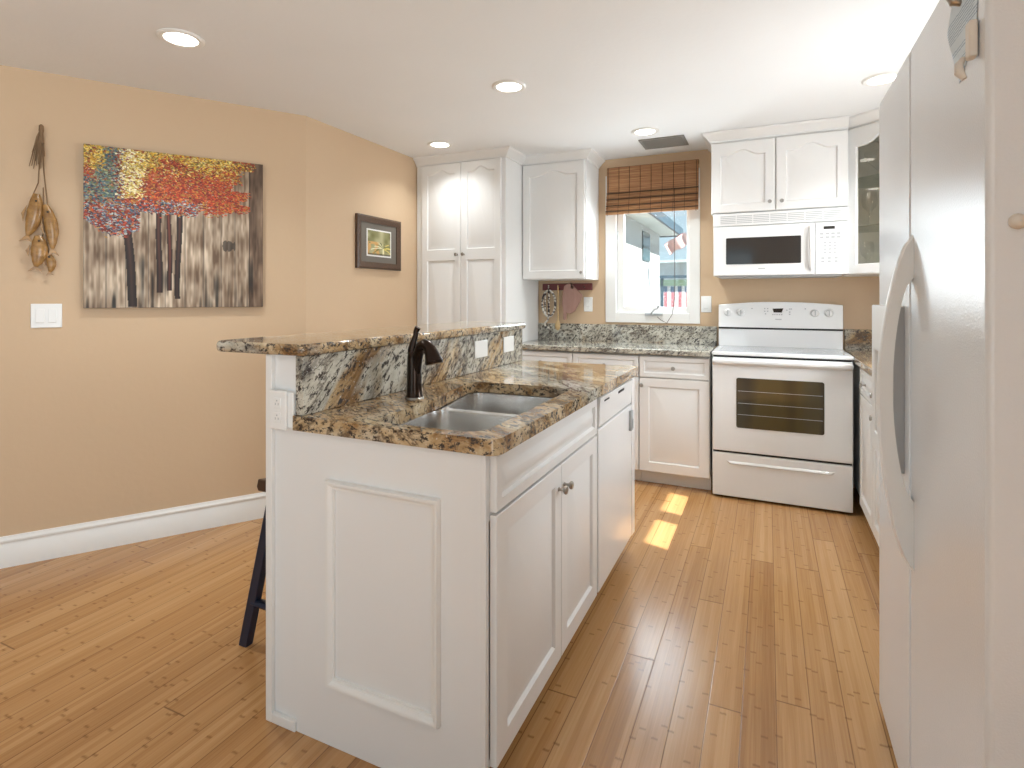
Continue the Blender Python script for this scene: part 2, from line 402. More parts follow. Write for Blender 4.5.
# ---- window in the stove wall
w1 = thing('window_1', None, None, (0, 0, 0)); w1['kind'] = 'structure'
f = MB()
CX0, CX1, CZ0, CZ1 = -1.153, -.451, 1.062, 2.20
f.box(CX0, WX0+.02, YW-.014, YW, CZ0, CZ1).box(WX1-.02, CX1, YW-.014, YW, CZ0, CZ1).box(WX0+.02, WX1-.02, YW-.014, YW, CZ0, WZ0+.015).box(WX0+.02, WX1-.02, YW-.014, YW, WZ1-.02, CZ1)
f.box(WX0, WX0+.02, YW, YW+.10, WZ0, WZ1).box(WX1-.02, WX1, YW, YW+.10, WZ0, WZ1).box(WX0+.02, WX1-.02, YW, YW+.10, WZ0, WZ0+.015).box(WX0+.02, WX1-.02, YW, YW+.10, WZ1-.02, WZ1)
f.build('window_frame', M['trim'], w1, bevel=.002)
f = MB(); a0, a1, b0, b1 = WX0+.022, WX1-.022, WZ0+.017, WZ1-.022
f.box(a0, a0+.05, YW+.03, YW+.07, b0, b1).box(a1-.022, a1, YW+.03, YW+.07, b0, b1).box(a0+.05, a1-.022, YW+.03, YW+.07, b0, b0+.045).box(a0+.05, a1-.022, YW+.03, YW+.07, b1-.045, b1)
sash = f.build('window_sash', M['trim'], w1, bevel=.002)
f = MB(); f.box(a0+.05, a1-.022, YW+.047, YW+.053, b0+.045, b1-.045); f.build('window_pane', M['pane'], w1, smooth=False)
f = MB(); f.box(-1.062, -1.050, YW-.022, YW-.0145, 1.70, 1.765).box(-1.060, -1.052, YW-.035, YW-.022, 1.735, 1.76); f.build('sash_lock', M['ltgray'], w1, bevel=.002)
f = MB(); f.box(-.845, -.715, YW-.034, YW-.0145, 1.118, 1.136).tube([(-.80, YW-.036, 1.13), (-.775, YW-.05, 1.16), (-.745, YW-.055, 1.175)], .006, 8).tube([(-.745, YW-.055, 1.175), (-.738, YW-.06, 1.195)], .009, 8)
f.build('window_crank', M['gray'], w1, bevel=.002)
# ---- window over the side counter
w2 = thing('window_2', None, None, (0, 0, 0)); w2['kind'] = 'structure'
f = MB()
f.box(XR-.012, XR, SY0-.05, SY0, SZ0-.05, SZ1+.05).box(XR-.012, XR, SY1, SY1+.05, SZ0-.05, SZ1+.05).box(XR-.012, XR, SY0, SY1, SZ0-.05, SZ0).box(XR-.012, XR, SY0, SY1, SZ1, SZ1+.05)
f.build('window_frame', M['trim'], w2, bevel=.002)
f = MB(); f.box(XR, XR+.03, SY0, SY0+.035, SZ0, SZ1).box(XR, XR+.03, SY1-.035, SY1, SZ0, SZ1).box(XR, XR+.03, 2.70, 2.845, SZ0, SZ1)
f.box(XR, XR+.03, SY0+.035, 2.70, SZ0, SZ0+.03).box(XR, XR+.03, 2.845, SY1-.035, SZ0, SZ0+.03).box(XR, XR+.03, SY0+.035, 2.70, SZ1-.012, SZ1).box(XR, XR+.03, 2.845, SY1-.035, SZ1-.012, SZ1)
f.build('window_sash', M['trim'], w2, smooth=False)
f = MB(); f.box(XR+.012, XR+.016, SY0+.035, 2.70, SZ0+.03, SZ1-.012).box(XR+.012, XR+.016, 2.845, SY1-.035, SZ0+.03, SZ1-.012); f.build('window_pane', M['pane'], w2, smooth=False)

# ------------------------------------------------------------------ cabinet parts
CROWN = [(0, 0), (.008, 0), (.010, .010), (.020, .018), (.030, .032), (.046, .045), (.052, .050), (.054, .062), (0, .062)]
def panel_door(w, h, cells, t=.02, ml=.055, mr=.055, mbm=.06, mtp=.055, arch=.0, raise_=.03, glass=False):
    """raised panel door; local x 0..w, z 0..h, front at y=-t. cells = [(z0,z1,arch)]"""
    mb = MB(); NT = 24
    def loop(x0, x1, z0, z1, y, a=0):
        pts = [(x0, y, z0), (x1, y, z0)]
        for k in range(NT+1):
            s = k/NT; x = x1+(x0-x1)*s
            d = 0
            if a:
                q = abs(2*s-1)/.72; d = a*(1-.5*(1+math.cos(PI*min(1, q))))
            pts.append((x, y, z1-d))
        return pts
    e = .0025
    for (z0, z1, a) in cells:
        outer = loop(0 + e, w-e, z0+(e if z0 == 0 else 0), z1-(e if z1 == h else 0), -t)
        x0, x1, q0, q1 = ml, w-mr, z0+mbm, z1-mtp
        if glass:
            mb.loops([outer, loop(x0, x1, q0, q1, -t, a), loop(x0+.004, x1-.004, q0+.004, q1-.004, -t+.006, a), loop(x0+.004, x1-.004, q0+.004, q1-.004, -.001, a), loop(e, w-e, z0, z1, -.001)], False, False)
        else:
            g1, g2, g3 = .006, .013, .013+raise_
            mb.loops([outer, loop(x0, x1, q0, q1, -t, a), loop(x0+g1, x1-g1, q0+g1, q1-g1, -t+.010, a), loop(x0+g2, x1-g2, q0+g2, q1-g2, -t+.010, a), loop(x0+g3, x1-g3, q0+g3, q1-g3, -t+.001, a)], False, True)
    # rim
    rim = lambda y, i: [(i, y, i), (w-i, y, i), (w-i, y, h-i), (i, y, h-i)]
    mb.loops([rim(-.0005, 0), rim(-t+e, 0), rim(-t, e)], not glass, False)
    return mb
def knob(parent, x, z, y=-.02, mat=None, s=1.0):
    mb = MB(); mb.lathe([(.0001, 0), (.007*s, 0), (.007*s, .002), (.0042*s, .005), (.0042*s, .014*s), (.012*s, .021*s), (.0135*s, .025*s), (.011*s, .029*s), (.0001, .030*s)], (x, y, z), (0, -1, 0), 16, False, False)
    k = mb.build('knob', mat or M['nickel'], parent); k['label'] = 'small brushed nickel knob'; return k
def base_body(t, w, d, h=.868, toe=.095, back=True, left_to_floor=False, right_to_floor=False):
    mb = MB(); T = .018
    mb.box(0, T, 0, d, 0 if left_to_floor else toe, h).box(w-T, w, 0, d, 0 if right_to_floor else toe, h)
    mb.box(T, w-T, 0, d, toe, toe+T).box(T, w-T, d-T, d, toe+T, h)
    mb.box(T, w-T, 0, T, h-.03, h).box(T, w-T, 0, T, .70, .725)
    mb.box(T if left_to_floor else 0, w-T if right_to_floor else w, .07, .085, 0, toe)
    return mb.build('body', M['cabinet'], t, bevel=.001, seg=1)
def add_door(t, x0, x1, z0, z1, cells=None, arch=0, kx=None, kz=None, name='door', **k):
    w, h = x1-x0, z1-z0
    mb = panel_door(w, h, cells or [(0, h, arch)], **k)
    d = mb.build(name, M['cabinet'], t, loc=(x0, 0, z0))
    if kx is not None: knob(d, kx-x0, kz-z0)
    return d
DR = dict(ml=.028, mr=.028, mbm=.028, mtp=.028, raise_=.014)

# stove wall base units (three, left of the stove)
base_units = [(-1.718, -1.252, 'white base cabinet in the corner beside the tall pantry', (-1.535,), 'r'),
              (-1.250, -.786, 'white base cabinet between the corner unit and the unit beside the stove', (-1.031,), 'r'),
              (-.784, -.336, 'white base cabinet directly left of the stove', (-.569,), 'l')]
for x0, x1, lab, kn, side in base_units:
    t = thing('base_cabinet', lab, 'cabinet', (x0, 3.76, 0)); w = x1-x0
    base_body(t, w, YW-3.76-.002)
    d = add_door(t, .003, w-.003, .725, .862, name='drawer', **DR); knob(d, w/2-.003, .066)
    kx = w-.045 if side == 'r' else .018
    if side == 'l': kx = .02
    add_door(t, .003, w-.003, .10, .718, kx=kx, kz=.672, ml=.06, mr=.06)

# side run along the right wall
run = [(3.64, 3.212, 'white side cabinet nearest the stove on the right hand wall', 'a'),
       (3.210, 2.972, 'second white side cabinet from the stove on the right hand wall', 'b'),
       (2.970, 2.53, 'white side cabinet third from the stove, mostly hidden by the refrigerator', 'c'),
       (2.528, 2.04, 'white side cabinet right beside the refrigerator, hidden behind its door', 'c')]
for ya, yb, lab, kd in run:
    t = thing('base_cabinet', lab, 'cabinet', (.485, ya, 0), -PI/2); w = ya-yb
    base_body(t, w, XR-.485-.002)
    d = add_door(t, .003, w-.003, .725, .862, name='drawer', **DR); knob(d, w/2-.003, .066)
    add_door(t, .003, w-.003, .10, .718, kx=(None if kd == 'a' else .10), kz=.68, ml=.05, mr=.05)
t = thing('corner_filler', 'white filler panel in the corner between the stove and the side cabinets', 'cabinet', (.485, 3.642, 0))
mb = MB(); mb.box(0, .598, 0, YW-3.642-.002, .095, .868).box(.07, .598, 0, YW-3.642-.002, 0, .095); mb.build('body', M['cabinet'], t, bevel=.002)

# ------------------------------------------------------------------ pantry and wall cabinets
t = thing('pantry_cabinet', 'tall white two door pantry cabinet standing beside the angled tan wall', 'cabinet', (-2.485, 3.635, 0))
w = 2.485-1.72
mb = MB(); mb.box(0, w, 0, YW-3.635-.002, .095, 2.272).box(0, w, .06, .6, 0, .095); mb.build('body', M['cabinet'], t, bevel=.002)
for (x0, x1, kx) in ((.055, .400, .372), (.403, .733, .43)):
    d = add_door(t, x0, x1, .10, 2.262, cells=[(0, 1.475, 0), (1.475, 2.162, .035)], ml=.05, mr=.05, mbm=.04, mtp=.04); knob(d, kx-x0, 1.475, s=1.0)
mb = MB(); mb.sweep([(0, 0), (w, 0), (w, .60)], CROWN, 2.268); mb.build('crown_molding', M['cabinet'], t)

t = thing('wall_cabinet', 'white single door wall cabinet hung between the pantry and the window', 'cabinet', (-1.717, 3.94, 1.39))
w = .507
mb = MB(); mb.box(0, w, 0, YW-3.94-.002, 0, .882); mb.build('body', M['cabinet'], t, bevel=.002)
d = add_door(t, .004, w-.012, .003, .872, cells=[(0, .869, .035)], ml=.055, mr=.055); knob(d, w-.035, .045, s=.8)
mb = MB(); mb.sweep([(0.002, 0), (w, 0), (w, YW-3.94-.004)], CROWN, .878); mb.build('crown_molding', M['cabinet'], t)

t = thing('wall_cabinet', 'white two door wall cabinet above the microwave', 'cabinet', (-.340, 3.88, 1.80))
w = .778
mb = MB(); mb.box(0, w, 0, YW-3.88-.002, 0, .472); mb.build('body', M['cabinet'], t, bevel=.002)
for x0, x1, kx in ((.003, .380, .350), (.386, w-.003, .418)):
    d = add_door(t, x0, x1, .003, .455, cells=[(0, .452, .035)], ml=.055, mr=.055, mtp=.05, mbm=.05); knob(d, kx-x0, .052, s=.9)
mb = MB(); mb.sweep([(0, YW-3.88-.004), (0, 0), (w, 0)], CROWN, .466); mb.build('crown_molding', M['cabinet'], t)

# corner cabinet with a glass door
CX, CY = .442, 3.93
t = thing('corner_wall_cabinet', 'white diagonal corner cabinet with arched glass door holding glassware', 'cabinet', (CX, CY, 1.39))
P = [(0, 0), (.345, -.335), (XR-CX-.003, -.335), (XR-CX-.003, YW-CY-.003), (0, YW-CY-.003)]
mb = MB(); T = .016; hC = .882
mb.prism(P, 0, T).prism(P, hC-T, hC)
mb.box(0, T, 0.012, P[3][1], T, hC-T).box(T, P[3][0], P[3][1]-T, P[3][1], T, hC-T).box(P[3][0]-T, P[3][0], P[2][1], P[3][1]-T, T, hC-T).box(.36, P[3][0]-T, P[2][1], P[2][1]+T, T, hC-T)
mb.build('body', M['cabinet'], t)
L = math.hypot(.345, .335); ang = math.atan2(-.335, .345)
dm = panel_door(L-.008, hC-.012, [(0, hC-.012, .05)], ml=.06, mr=.06, mbm=.055, mtp=.06, glass=True)
d = dm.build('door', M['cabinet'], t, loc=(.003, 0, .004), rot=(0, 0, ang))
mb = MB(); mb.box(.055, L-.063, -.008, -.004, .05, hC-.068); mb.build('door_glass', M['cab_glass'], d, smooth=False)
Q = [(.02, .02), (.35, -.31), (XR-CX-.022, -.31), (XR-CX-.022, YW-CY-.022), (.02, YW-CY-.022)]
for z in (.285, .575):
    mb = MB(); mb.prism(Q, z, z+.008); s_ = mb.build('shelf', M['shelf_glass'], t, smooth=False); s_['label'] = 'thin glass shelf'
mb = MB(); mb.sweep([(0.0, 0), (.345, -.335), (XR-CX-.004, -.335)], CROWN, .878); mb.build('crown_molding', M['cabinet'], t)
def goblet(x, y, z, lab, s=1.0, kind=0, group=None):
    g_ = [(.001, 0), (.034, 0), (.034, .002), (.006, .006), (.0035, .02), (.0035, .075), (.01, .085), (.030, .105), (.037, .13), (.035, .16), (.031, .185)]
    if kind: g_ = [(.001, 0), (.045, 0), (.04, .01), (.012, .02), (.012, .05), (.03, .07), (.075, .12), (.09, .17)]
    mb = MB(); mb.lathe([(a*s, b*s) for a, b in g_], (0, 0, 0), n=20, cap0=False, cap1=False)
    o = mb.build('crystal_bowl' if kind else 'wine_glass', M['crystal'], None, (x, y, z)); tag(o, lab, 'bowl' if kind else 'glass', group)
gz = [1.39+.0162, 1.39+.2932, 1.39+.5832]
goblet(.545, 3.96, gz[0], 'stemmed glass on the bottom of the corner cabinet, left one', 1.0)
goblet(.66, 3.90, gz[0], 'stemmed glass on the bottom of the corner cabinet, right one', 1.05)
goblet(.56, 3.98, gz[1], 'wide wine glass on the middle shelf of the corner cabinet', 1.12)
goblet(.70, 3.95, gz[1], 'second wine glass on the middle shelf, nearer the side wall', 1.1)
goblet(.62, 4.00, gz[2], 'cut crystal bowl on the top shelf of the corner cabinet', .95, 1)

# ------------------------------------------------------------------ worktops
mb = MB(); mb.prism([(-1.718, 3.715), (-.334, 3.715), (-.334, YW-.022), (-1.718, YW-.022)], .875, .913)
o = mb.build('countertop', M['granite_back'], None, bevel=.007, seg=3); tag(o, 'grey and cream granite countertop along the window wall left of the stove', 'countertop')
mb = MB(); mb.prism([(.459, 3.70), (.459, YW-.022), (XR-.022, YW-.022), (XR-.022, 2.035), (.447, 2.035), (.447, 3.70)], .875, .913)
o = mb.build('countertop', M['granite_gold'], None, bevel=.007, seg=3); tag(o, 'brown granite countertop on the side cabinets right of the stove', 'countertop')
mb = MB(); mb.box(-1.718, -.334, YW-.021, YW-.001, .875, 1.045); o = mb.build('backsplash', M['granite_back'], bevel=.003); tag(o, 'low grey granite backsplash below the window', 'backsplash')
mb = MB(); mb.box(.459, XR-.022, YW-.021, YW-.001, .875, 1.045).box(XR-.021, XR-.001, 2.035, YW-.001, .875, 1.045)
o = mb.build('backsplash', M['granite_gold'], bevel=.003); tag(o, 'low brown granite backsplash right of the stove', 'backsplash')

# ------------------------------------------------------------------ island
YI0, YI1 = 1.20, 2.76
mb = MB(); mb.box(-1.350, -1.2365, YI0+.008, YI1, 0, 1.083)
hw = thing('half_wall', 'white half wall carrying the raised granite bar', 'wall', (0, 0, 0))
mb.build('body', M['cabinet'], hw, bevel=.002)
mb = MB(); mb.box(-1.352, -1.328, YI0-.006, YI0+.008, 0, 1.083).box(-1.328, -1.2365, YI0-.006, YI0+.008, 0, .028)
mb.build('corner_trim', M['trim'], hw, bevel=.002)
mb = MB(); mb.box(-1.2355, -1.206, YI0-.004, YI1, .913, 1.083); o = mb.build('backsplash', M['granite_pale'], bevel=.002)
tag(o, 'tall streaked granite backsplash between the island sink and the raised bar', 'backsplash')
mb = MB(); mb.prism(rrect(-1.572, -1.190, YI0-.025, YI1+.02, [.02, .02, .05, .05]), 1.0845, 1.118)
o = mb.build('bar_counter', M['granite_gold'], bevel=.012, seg=4); tag(o, 'raised polished granite bar top on the half wall', 'countertop')
hole = round_poly([(-.652, 1.228), (-.660, 1.985), (-1.092, 1.985), (-1.018, 1.590), (-.985, 1.228)], [.07, .07, .06, .2, .05])
mb = MB(); mb.prism(rrect(-1.2355, -.583, YI0-.016, YI1+.01, [.035, .01, .003, .003]), .872, .9125, [hole])
o = mb.build('countertop', M['granite_gold'], bevel=.007, seg=3); tag(o, 'golden brown granite countertop of the island with the sink cut into it', 'countertop')

t = thing('sink_cabinet', 'white island sink cabinet with a moulded end panel and two doors', 'cabinet', (-.622, YI0, 0), PI/2)
w = .905; dI = .614
mb = MB(); Tn = .018
mb.box(Tn, w, .07, .085, 0, .095).box(w-Tn, w, 0, dI, .095, .870).box(Tn, w-Tn, 0, dI, .095, .113).box(Tn, w-Tn, dI-Tn, dI, .113, .870).box(Tn, w-Tn, 0, Tn, .70, .870)
mb.build('body', M['cabinet'], t, bevel=.001, seg=1)
mb = MB(); mb.box(0, Tn, 0, dI, 0, .871).box(-.004, 0, -.002, .010, 0, .871); mb.build('end_panel', M['cabinet'], t, bevel=.001, seg=1)
# moulding frame on the end panel (local x = -.0xx is the outer face)
mb = MB()
ya, yb, za, zb = (1.116-.622), (.749-.622), .172, .745        # local y range (towards -X is +y)
fp = [(0, 0), (-.003, .0005), (-.0035, .007), (-.006, .012), (-.0075, .018), (-.0075, .023), (-.005, .026), (0, .026)]
ls = []
for (y_, z_, sy, sz) in ((yb, za, 1, 1), (ya, za, -1, 1), (ya, zb, -1, -1), (yb, zb, 1, -1)):
    ls.append([(.0005+ox*2.3, y_+sy*(.026-u)*1.0, z_+sz*(.026-u)) for ox, u in fp])
ls.append(ls[0]); mb.loops(ls, False, False)
mb.build('panel_molding', M['trim'], t)
d = add_door(t, .022, .900, .724, .862, name='drawer_front', **DR)
add_door(t, .022, .488, .098, .716, kx=.463, kz=.645, ml=.06, mr=.055)
add_door(t, .491, .900, .098, .716, kx=.516, kz=.645, ml=.055, mr=.06)

# sink: two steel bowls under one cut-out
sk = thing('kitchen_sink', 'stainless steel double bowl sink set into the island countertop', 'sink', (-.89, 1.62, .868))
BN = ([(-.650, 1.226), (-.654, 1.632), (-1.030, 1.632), (-.990, 1.226)], [.07, .06, .06, .05])
BF = ([(-.654, 1.664), (-.658, 1.990), (-1.092, 1.990), (-1.022, 1.664)], [.06, .07, .06, .06])
def bowl(shape, depth):
    mb = MB(); lv = []; c = Vector((sum(p[0] for p in shape[0])/4, sum(p[1] for p in shape[0])/4))
    for (z, i) in ((0, 0), (-.01, .004), (-.10, .012), (-depth+.03, .02), (-depth+.008, .06), (-depth, .14)):
        lv.append([(c.x+(x-c.x)*(1-i*2)+.89, c.y+(y-c.y)*(1-i*2)-1.62, z) for x, y in round_poly(*shape)])
    mb.loops(lv, False, True)
    return mb.build('bowl', M['steel'], sk, normals=False)
b1 = bowl(BN, .17); b2 = bowl(BF, .20)
mb = MB(); mb.prism([(x+.89, y-1.62) for x, y in rrect(-1.12, -.632, 1.208, 2.01, .03)], -.004, 0,
    [[(x+.89, y-1.62) for x, y in round_poly(*BN)], [(x+.89, y-1.62) for x, y in round_poly(*BF)]])
mb.build('rim', M['steel'], sk)
for y_, dz in ((1.43, .17), (1.83, .20)):
    mb = MB(); mb.lathe([(.001, .003), (.02, .003), (.022, .001), (.042, .002), (.044, 0)], (.05, y_-1.62, -dz+.0005), n=24, cap1=False); mb.build('drain', M['nickel'], sk)

# faucet
fx, fy = -1.088, 1.575
fc = thing('faucet', 'dark bronze single lever pull out faucet behind the sink', 'faucet', (fx, fy, .9125))
mb = MB(); mb.lathe([(.030, 0), (.030, .006), (.027, .012), (.0255, .03), (.0245, .10), (.0235, .135), (.021, .150), (.014, .158)], (0, 0, 0), n=24); mb.build('body', M['bronze'], fc)
mb = MB(); mb.lathe([(.032, 0), (.032, .003), (.027, .006)], (0, 0, 0), n=24); mb.build('base_ring', M['nickel'], fc, loc=(0, 0, .0002))
sv_ = [(.006, -.002, .06), (.013, -.004, .115), (.021, -.008, .150), (.035, -.012, .174), (.052, -.016, .183), (.068, -.020, .178), (.080, -.022, .164)]
mb = MB(); mb.tube(sv_, [.014, .0175, .018, .0185, .019, .020, .0205], 16); mb.build('spout', M['bronze'], fc)
mb = MB(); mb.tube([(.074, -.021, .172), (.083, -.023, .158), (.092, -.026, .140), (.096, -.027, .128)], [.0205, .0225, .027, .031], 16); mb.tube([(.096, -.027, .130), (.098, -.0275, .122)], [.0305, .028], 16); mb.build('spray_head', M['bronze'], fc)
mb = MB(); mb.tube([(-.006, .0, .140), (-.010, .0, .162), (-.004, .0, .187), (.003, .002, .208), (.006, .003, .226), (.012, .004, .238)], [.018, .015, .0115, .0095, .010, .011], 14, flat=.8); mb.build('lever', M['bronze'], fc)

# outlets and plates
def wall_plate(name, lab, cat, loc, rz, w, h, kind, mat=None):
    """local: x along the wall, z up, front at -y; origin at plate centre on the wall"""
    t = thing(name, lab, cat, loc, rz)
    mb = MB(); mb.box(-w/2, w/2, -.006, -.0003, -h/2, h/2); mb.build('plate', mat or M['plastic'], t, bevel=.003, seg=2)
    if kind == 'outlet':
        for s in (1, -1):
            mb = MB(); mb.prism([(x, y) for x, y in rrect(-.017, .017, -.014, .014, .008)], 0, .003); mb.xform(Matrix.Translation((0, -.006, s*.021)) @ Matrix.Rotation(PI/2, 4, 'X'))
            so_ = mb.build('socket', mat or M['plastic'], t)
            mb = MB(); mb.box(-.0085, -.006, -.0096, -.0088, s*.021-.001, s*.021+.008).box(.006, .0085, -.0096, -.0088, s*.021-.001, s*.021+.008).box(-.002, .002, -.0096, -.0088, s*.021-.010, s*.021-.006); mb.build('slots', M['gray'], so_)
    if kind == 'switch2':
        for s in (-.023, .023):
            mb = MB(); mb.loops([[(s-.016, -.006, -.033), (s+.016, -.006, -.033), (s+.016, -.006, .033), (s-.016, -.006, .033)], [(s-.0155, -.012, -.032), (s+.0155, -.012, -.032), (s+.0155, -.0075, .032), (s-.0155, -.0075, .032)]])
            mb.build('rocker', mat or M['plastic'], t, bevel=.001)
    if kind == 'switch1':
        mb = MB(); mb.box(-.016, .016, -.010, -.006, -.033, .033); mb.build('rocker', mat or M['plastic'], t, bevel=.002)
    return t
# box on the half wall end
ob = thing('outlet_box', 'white electrical outlet box on the end of the half wall', 'outlet', (-1.2885, YI0+.008, .925))
mb = MB(); mb.box(-.028, .050, -.018, 0, -.050, .052); mb.build('box', M['plastic'], ob, bevel=.002)
mb = MB(); mb.box(-.034, .030, -.026, -.018, -.057, .057); pl = mb.build('cover_plate', M['plastic'], ob, bevel=.003)
for s in (1, -1):
    mb = MB(); mb.box(-.0155, .0115, -.0285, -.026, s*.021-.015, s*.021+.015); q_ = mb.build('socket', M['plastic'], ob, bevel=.003)
    mb = MB(); mb.box(-.009, -.0065, -.0292, -.0283, s*.021-.006, s*.021+.001).box(.0025, .005, -.0292, -.0283, s*.021-.006, s*.021+.001).box(-.004, 0, -.0292, -.0283, s*.021+.005, s*.021+.009); mb.build('slots', M['gray'], q_)
wall_plate('outlet', 'white outlet on the granite bar backsplash, nearer the faucet', 'outlet', (-1.2055, 2.275, 1.015), PI/2, .125, .078, 'none')
wall_plate('outlet', 'white outlet on the granite bar backsplash, farther from the faucet', 'outlet', (-1.2055, 2.575, 1.015), PI/2, .12, .078, 'none')
wall_plate('outlet', 'white wall outlet right of the hanging cutting board', 'outlet', (-1.296, YW, 1.20), 0, .072, .115, 'outlet')
wall_plate('outlet', 'white wall plate right of the window frame', 'outlet', (-.408, YW, 1.205), 0, .072, .118, 'switch1')
an = math.atan2(AD.y, AD.x)
def onwall(q, z, off=0):
    p = A+AD*q+Vector((AD.y, -AD.x))*off; return (p.x, p.y, z)
wall_plate('light_switch', 'white double rocker switch plate below the hanging wooden fish', 'switch', onwall(.172, 1.165), an, .117, .115, 'switch2')

# dishwasher
dw = thing('dishwasher', 'white built in dishwasher at the far end of the island', 'dishwasher', (-.622, 2.112, 0), PI/2)
w = .588
mb = MB(); mb.box(0, w, 0, .60, .10, .868).box(.01, w-.01, .06, .58, 0, .10); mb.build('body', M['enamel'], dw, bevel=.002)
mb = MB(); mb.box(.004, w-.004, -.022, 0, .098, .735); mb.build('door', M['enamel'], dw, bevel=.005, seg=3)
mb = MB(); mb.loops([[(.014, -.0, .742), (w-.004, 0, .742), (w-.004, 0, .864), (.014, 0, .864)], [(.014, -.020, .742), (w-.004, -.020, .742), (w-.004, -.028, .858), (.014, -.028, .858)]]); cp = mb.build('control_panel', M['enamel'], dw, bevel=.004, seg=2)
for x0, x1, z0 in ((.07, .14, .836), (.30, .40, .832)):
    mb = MB(); mb.box(x0, x1, -.0290, -.0255, z0, .842); mb.build('vent_slot', M['seal'], cp)
mb = MB(); mb.box(0.001, .013, -.004, .0, .742, .866); g_ = mb.build('side_gap', M['gray'], dw)
mb = MB(); mb.box(w-.07, w-.035, -.036, -.022, .62, .715); mb.box(w-.062, w-.043, -.040, -.036, .63, .675); mb.build('latch', M['ltgray'], dw, bevel=.004)
mb = MB(); mb.box(-1.2345, -.600, 2.703, YI1, .095, .870).box(-1.2345, -.69, 2.703, YI1, 0, .095); o = mb.build('end_filler', M['cabinet'], bevel=.002); tag(o, 'white filler panel closing the far end of the island beyond the dishwasher', 'cabinet')

# ------------------------------------------------------------------ stove
sx0, sw = -.320, .766
st = thing('stove', 'white freestanding electric range with smooth top and window in the oven door', 'stove', (sx0, 3.742, 0))
mb = MB(); mb.box(.0045, sw-.0045, 0, .49, .015, .90); mb.build('body', M['seal'], st, bevel=.002)
for x_ in (0, sw-.004):
    mb = MB(); mb.box(x_, x_+.004, .002, .49, .02, .893); mb.build('side_panel', M['enamel'], st)
mb = MB(); mb.box(.002, sw-.002, -.025, 0, .015, .283); dr = mb.build('drawer', M['enamel'], st, bevel=.006, seg=3)
mb = MB(); mb.loops([[(.10, -.0251, .218), (.66, -.0251, .218), (.68, -.0251, .238), (.08, -.0251, .238)], [(.11, -.034, .222), (.65, -.034, .222), (.66, -.030, .234), (.10, -.030, .234)]]); mb.build('drawer_pull', M['enamel'], dr, bevel=.002)
mb = MB(); mb.box(.002, sw-.002, -.028, 0, .297, .880); od = mb.build('oven_door', M['enamel'], st, bevel=.006, seg=3)
mb = MB(); mb.prism(rrect(.142, .619, .449, .757, .012), 0, .003); mb.xform(Matrix.Translation((0, -.028, 0)) @ Matrix.Rotation(PI/2, 4, 'X'))
gwm, gnt, gb = new_mat('oven_window_glass', (.05, .04, .02), .05); gg = N(gnt)
gnt.links.new(gg.ramp(gg.noise(gg.coords(scale=(6, 1, 1)), 1, 1), [(.3, (.02, .02, .018)), (.6, (.085, .065, .028))]), gb.inputs['Base Color'])
ow = mb.build('oven_window', gwm, od)
mb = MB()
for z in (.53, .60, .605+.07): mb.box(.15, .61, -.0318, -.0312, z, z+.0025)
mb.build('oven_rack', M['gray'], ow)
# handle: wide bar across the door top
mb = MB(); pr_ = [(-.028, .830), (-.050, .838), (-.060, .850), (-.060, .866), (-.050, .874), (-.028, .874)]
mb.loops([[(x, y, z) for y, z in pr_] for x in (.004, sw-.004)]); mb.build('oven_handle', M['enamel'], od, bevel=.005, seg=2)
mb = MB(); mb.box(-.002, sw+.002, -.030, .495, .893, .914); ct = mb.build('cooktop', M['enamel'], st, bevel=.006, seg=3)
mb = MB(); mb.box(.035, sw-.035, .03, .435, .9141, .918); ctg = mb.build('glass_top', M['glass_top'], ct, bevel=.0015)
for (bx_, by_, r_) in ((.2, .12, .10), (.2, .31, .075), (.56, .12, .075), (.56, .31, .10)):
    mb = MB(); mb.lathe([(r_-.002, 0), (r_, 0), (r_, .0003), (r_-.002, .0003)], (bx_, by_, .9181), n=40, cap0=False, cap1=False); mb.build('burner_ring', M['gray'], ctg)
mb = MB()      # backguard: lower white panel, black line, curved control panel
mb.box(.004, sw-.004, .443, .488, .914, 1.035); mb.build('rear_panel', M['enamel'], st, bevel=.003)
mb = MB(); mb.box(.003, sw-.003, .441, .488, 1.035, 1.047); mb.build('black_strip', M['seal'], st)
prof = []; n_ = 16
for k in range(n_+1):
    s = k/n_; prof.append((.004+(sw-.008)*s, 1.204+.020*math.sin(PI*s)))
mb = MB(); front = [(x, .421, z) for x, z in [(prof[0][0], 1.047)]+prof+[(prof[-1][0], 1.047)]]; 
fr2 = [(x, .437 if z > 1.1 else .419, z) for x, _, z in front]; bk = [(x, .488, z) for x, _, z in front]
mb.loops([fr2, bk]); bg_ = mb.build('control_panel', M['enamel'], st, bevel=.004, seg=2)
def pan_y(z): return .419+(.018)*(z-1.047)/(1.21-1.047)
for x_ in (.066, .150, .601, .682):
    mb = MB(); mb.lathe([(.001, 0), (.027, 0), (.027, .004), (.022, .008), (.020, .022), (.018, .024), (.001, .024)], (x_, pan_y(1.150)+.001, 1.150), (0, -1, -.05), 20, False, False); kb = mb.build('dial', M['enamel'], bg_)
    mb = MB(); mb.box(x_-.003, x_+.003, pan_y(1.15)-.030, pan_y(1.15)-.022, 1.134, 1.168); mb.build('dial_grip', M['ltgray'], kb, bevel=.001)
y_ = pan_y(1.16)
mb = MB(); mb.loops([[(.348, y_+d_-.004, 1.178), (.414, y_+d_-.004, 1.180), (.404, y_+d_-.004, 1.152), (.355, y_+d_-.004, 1.152)] for d_ in (.002, 0)]); mb.build('display', M['dark_glass'], bg_)
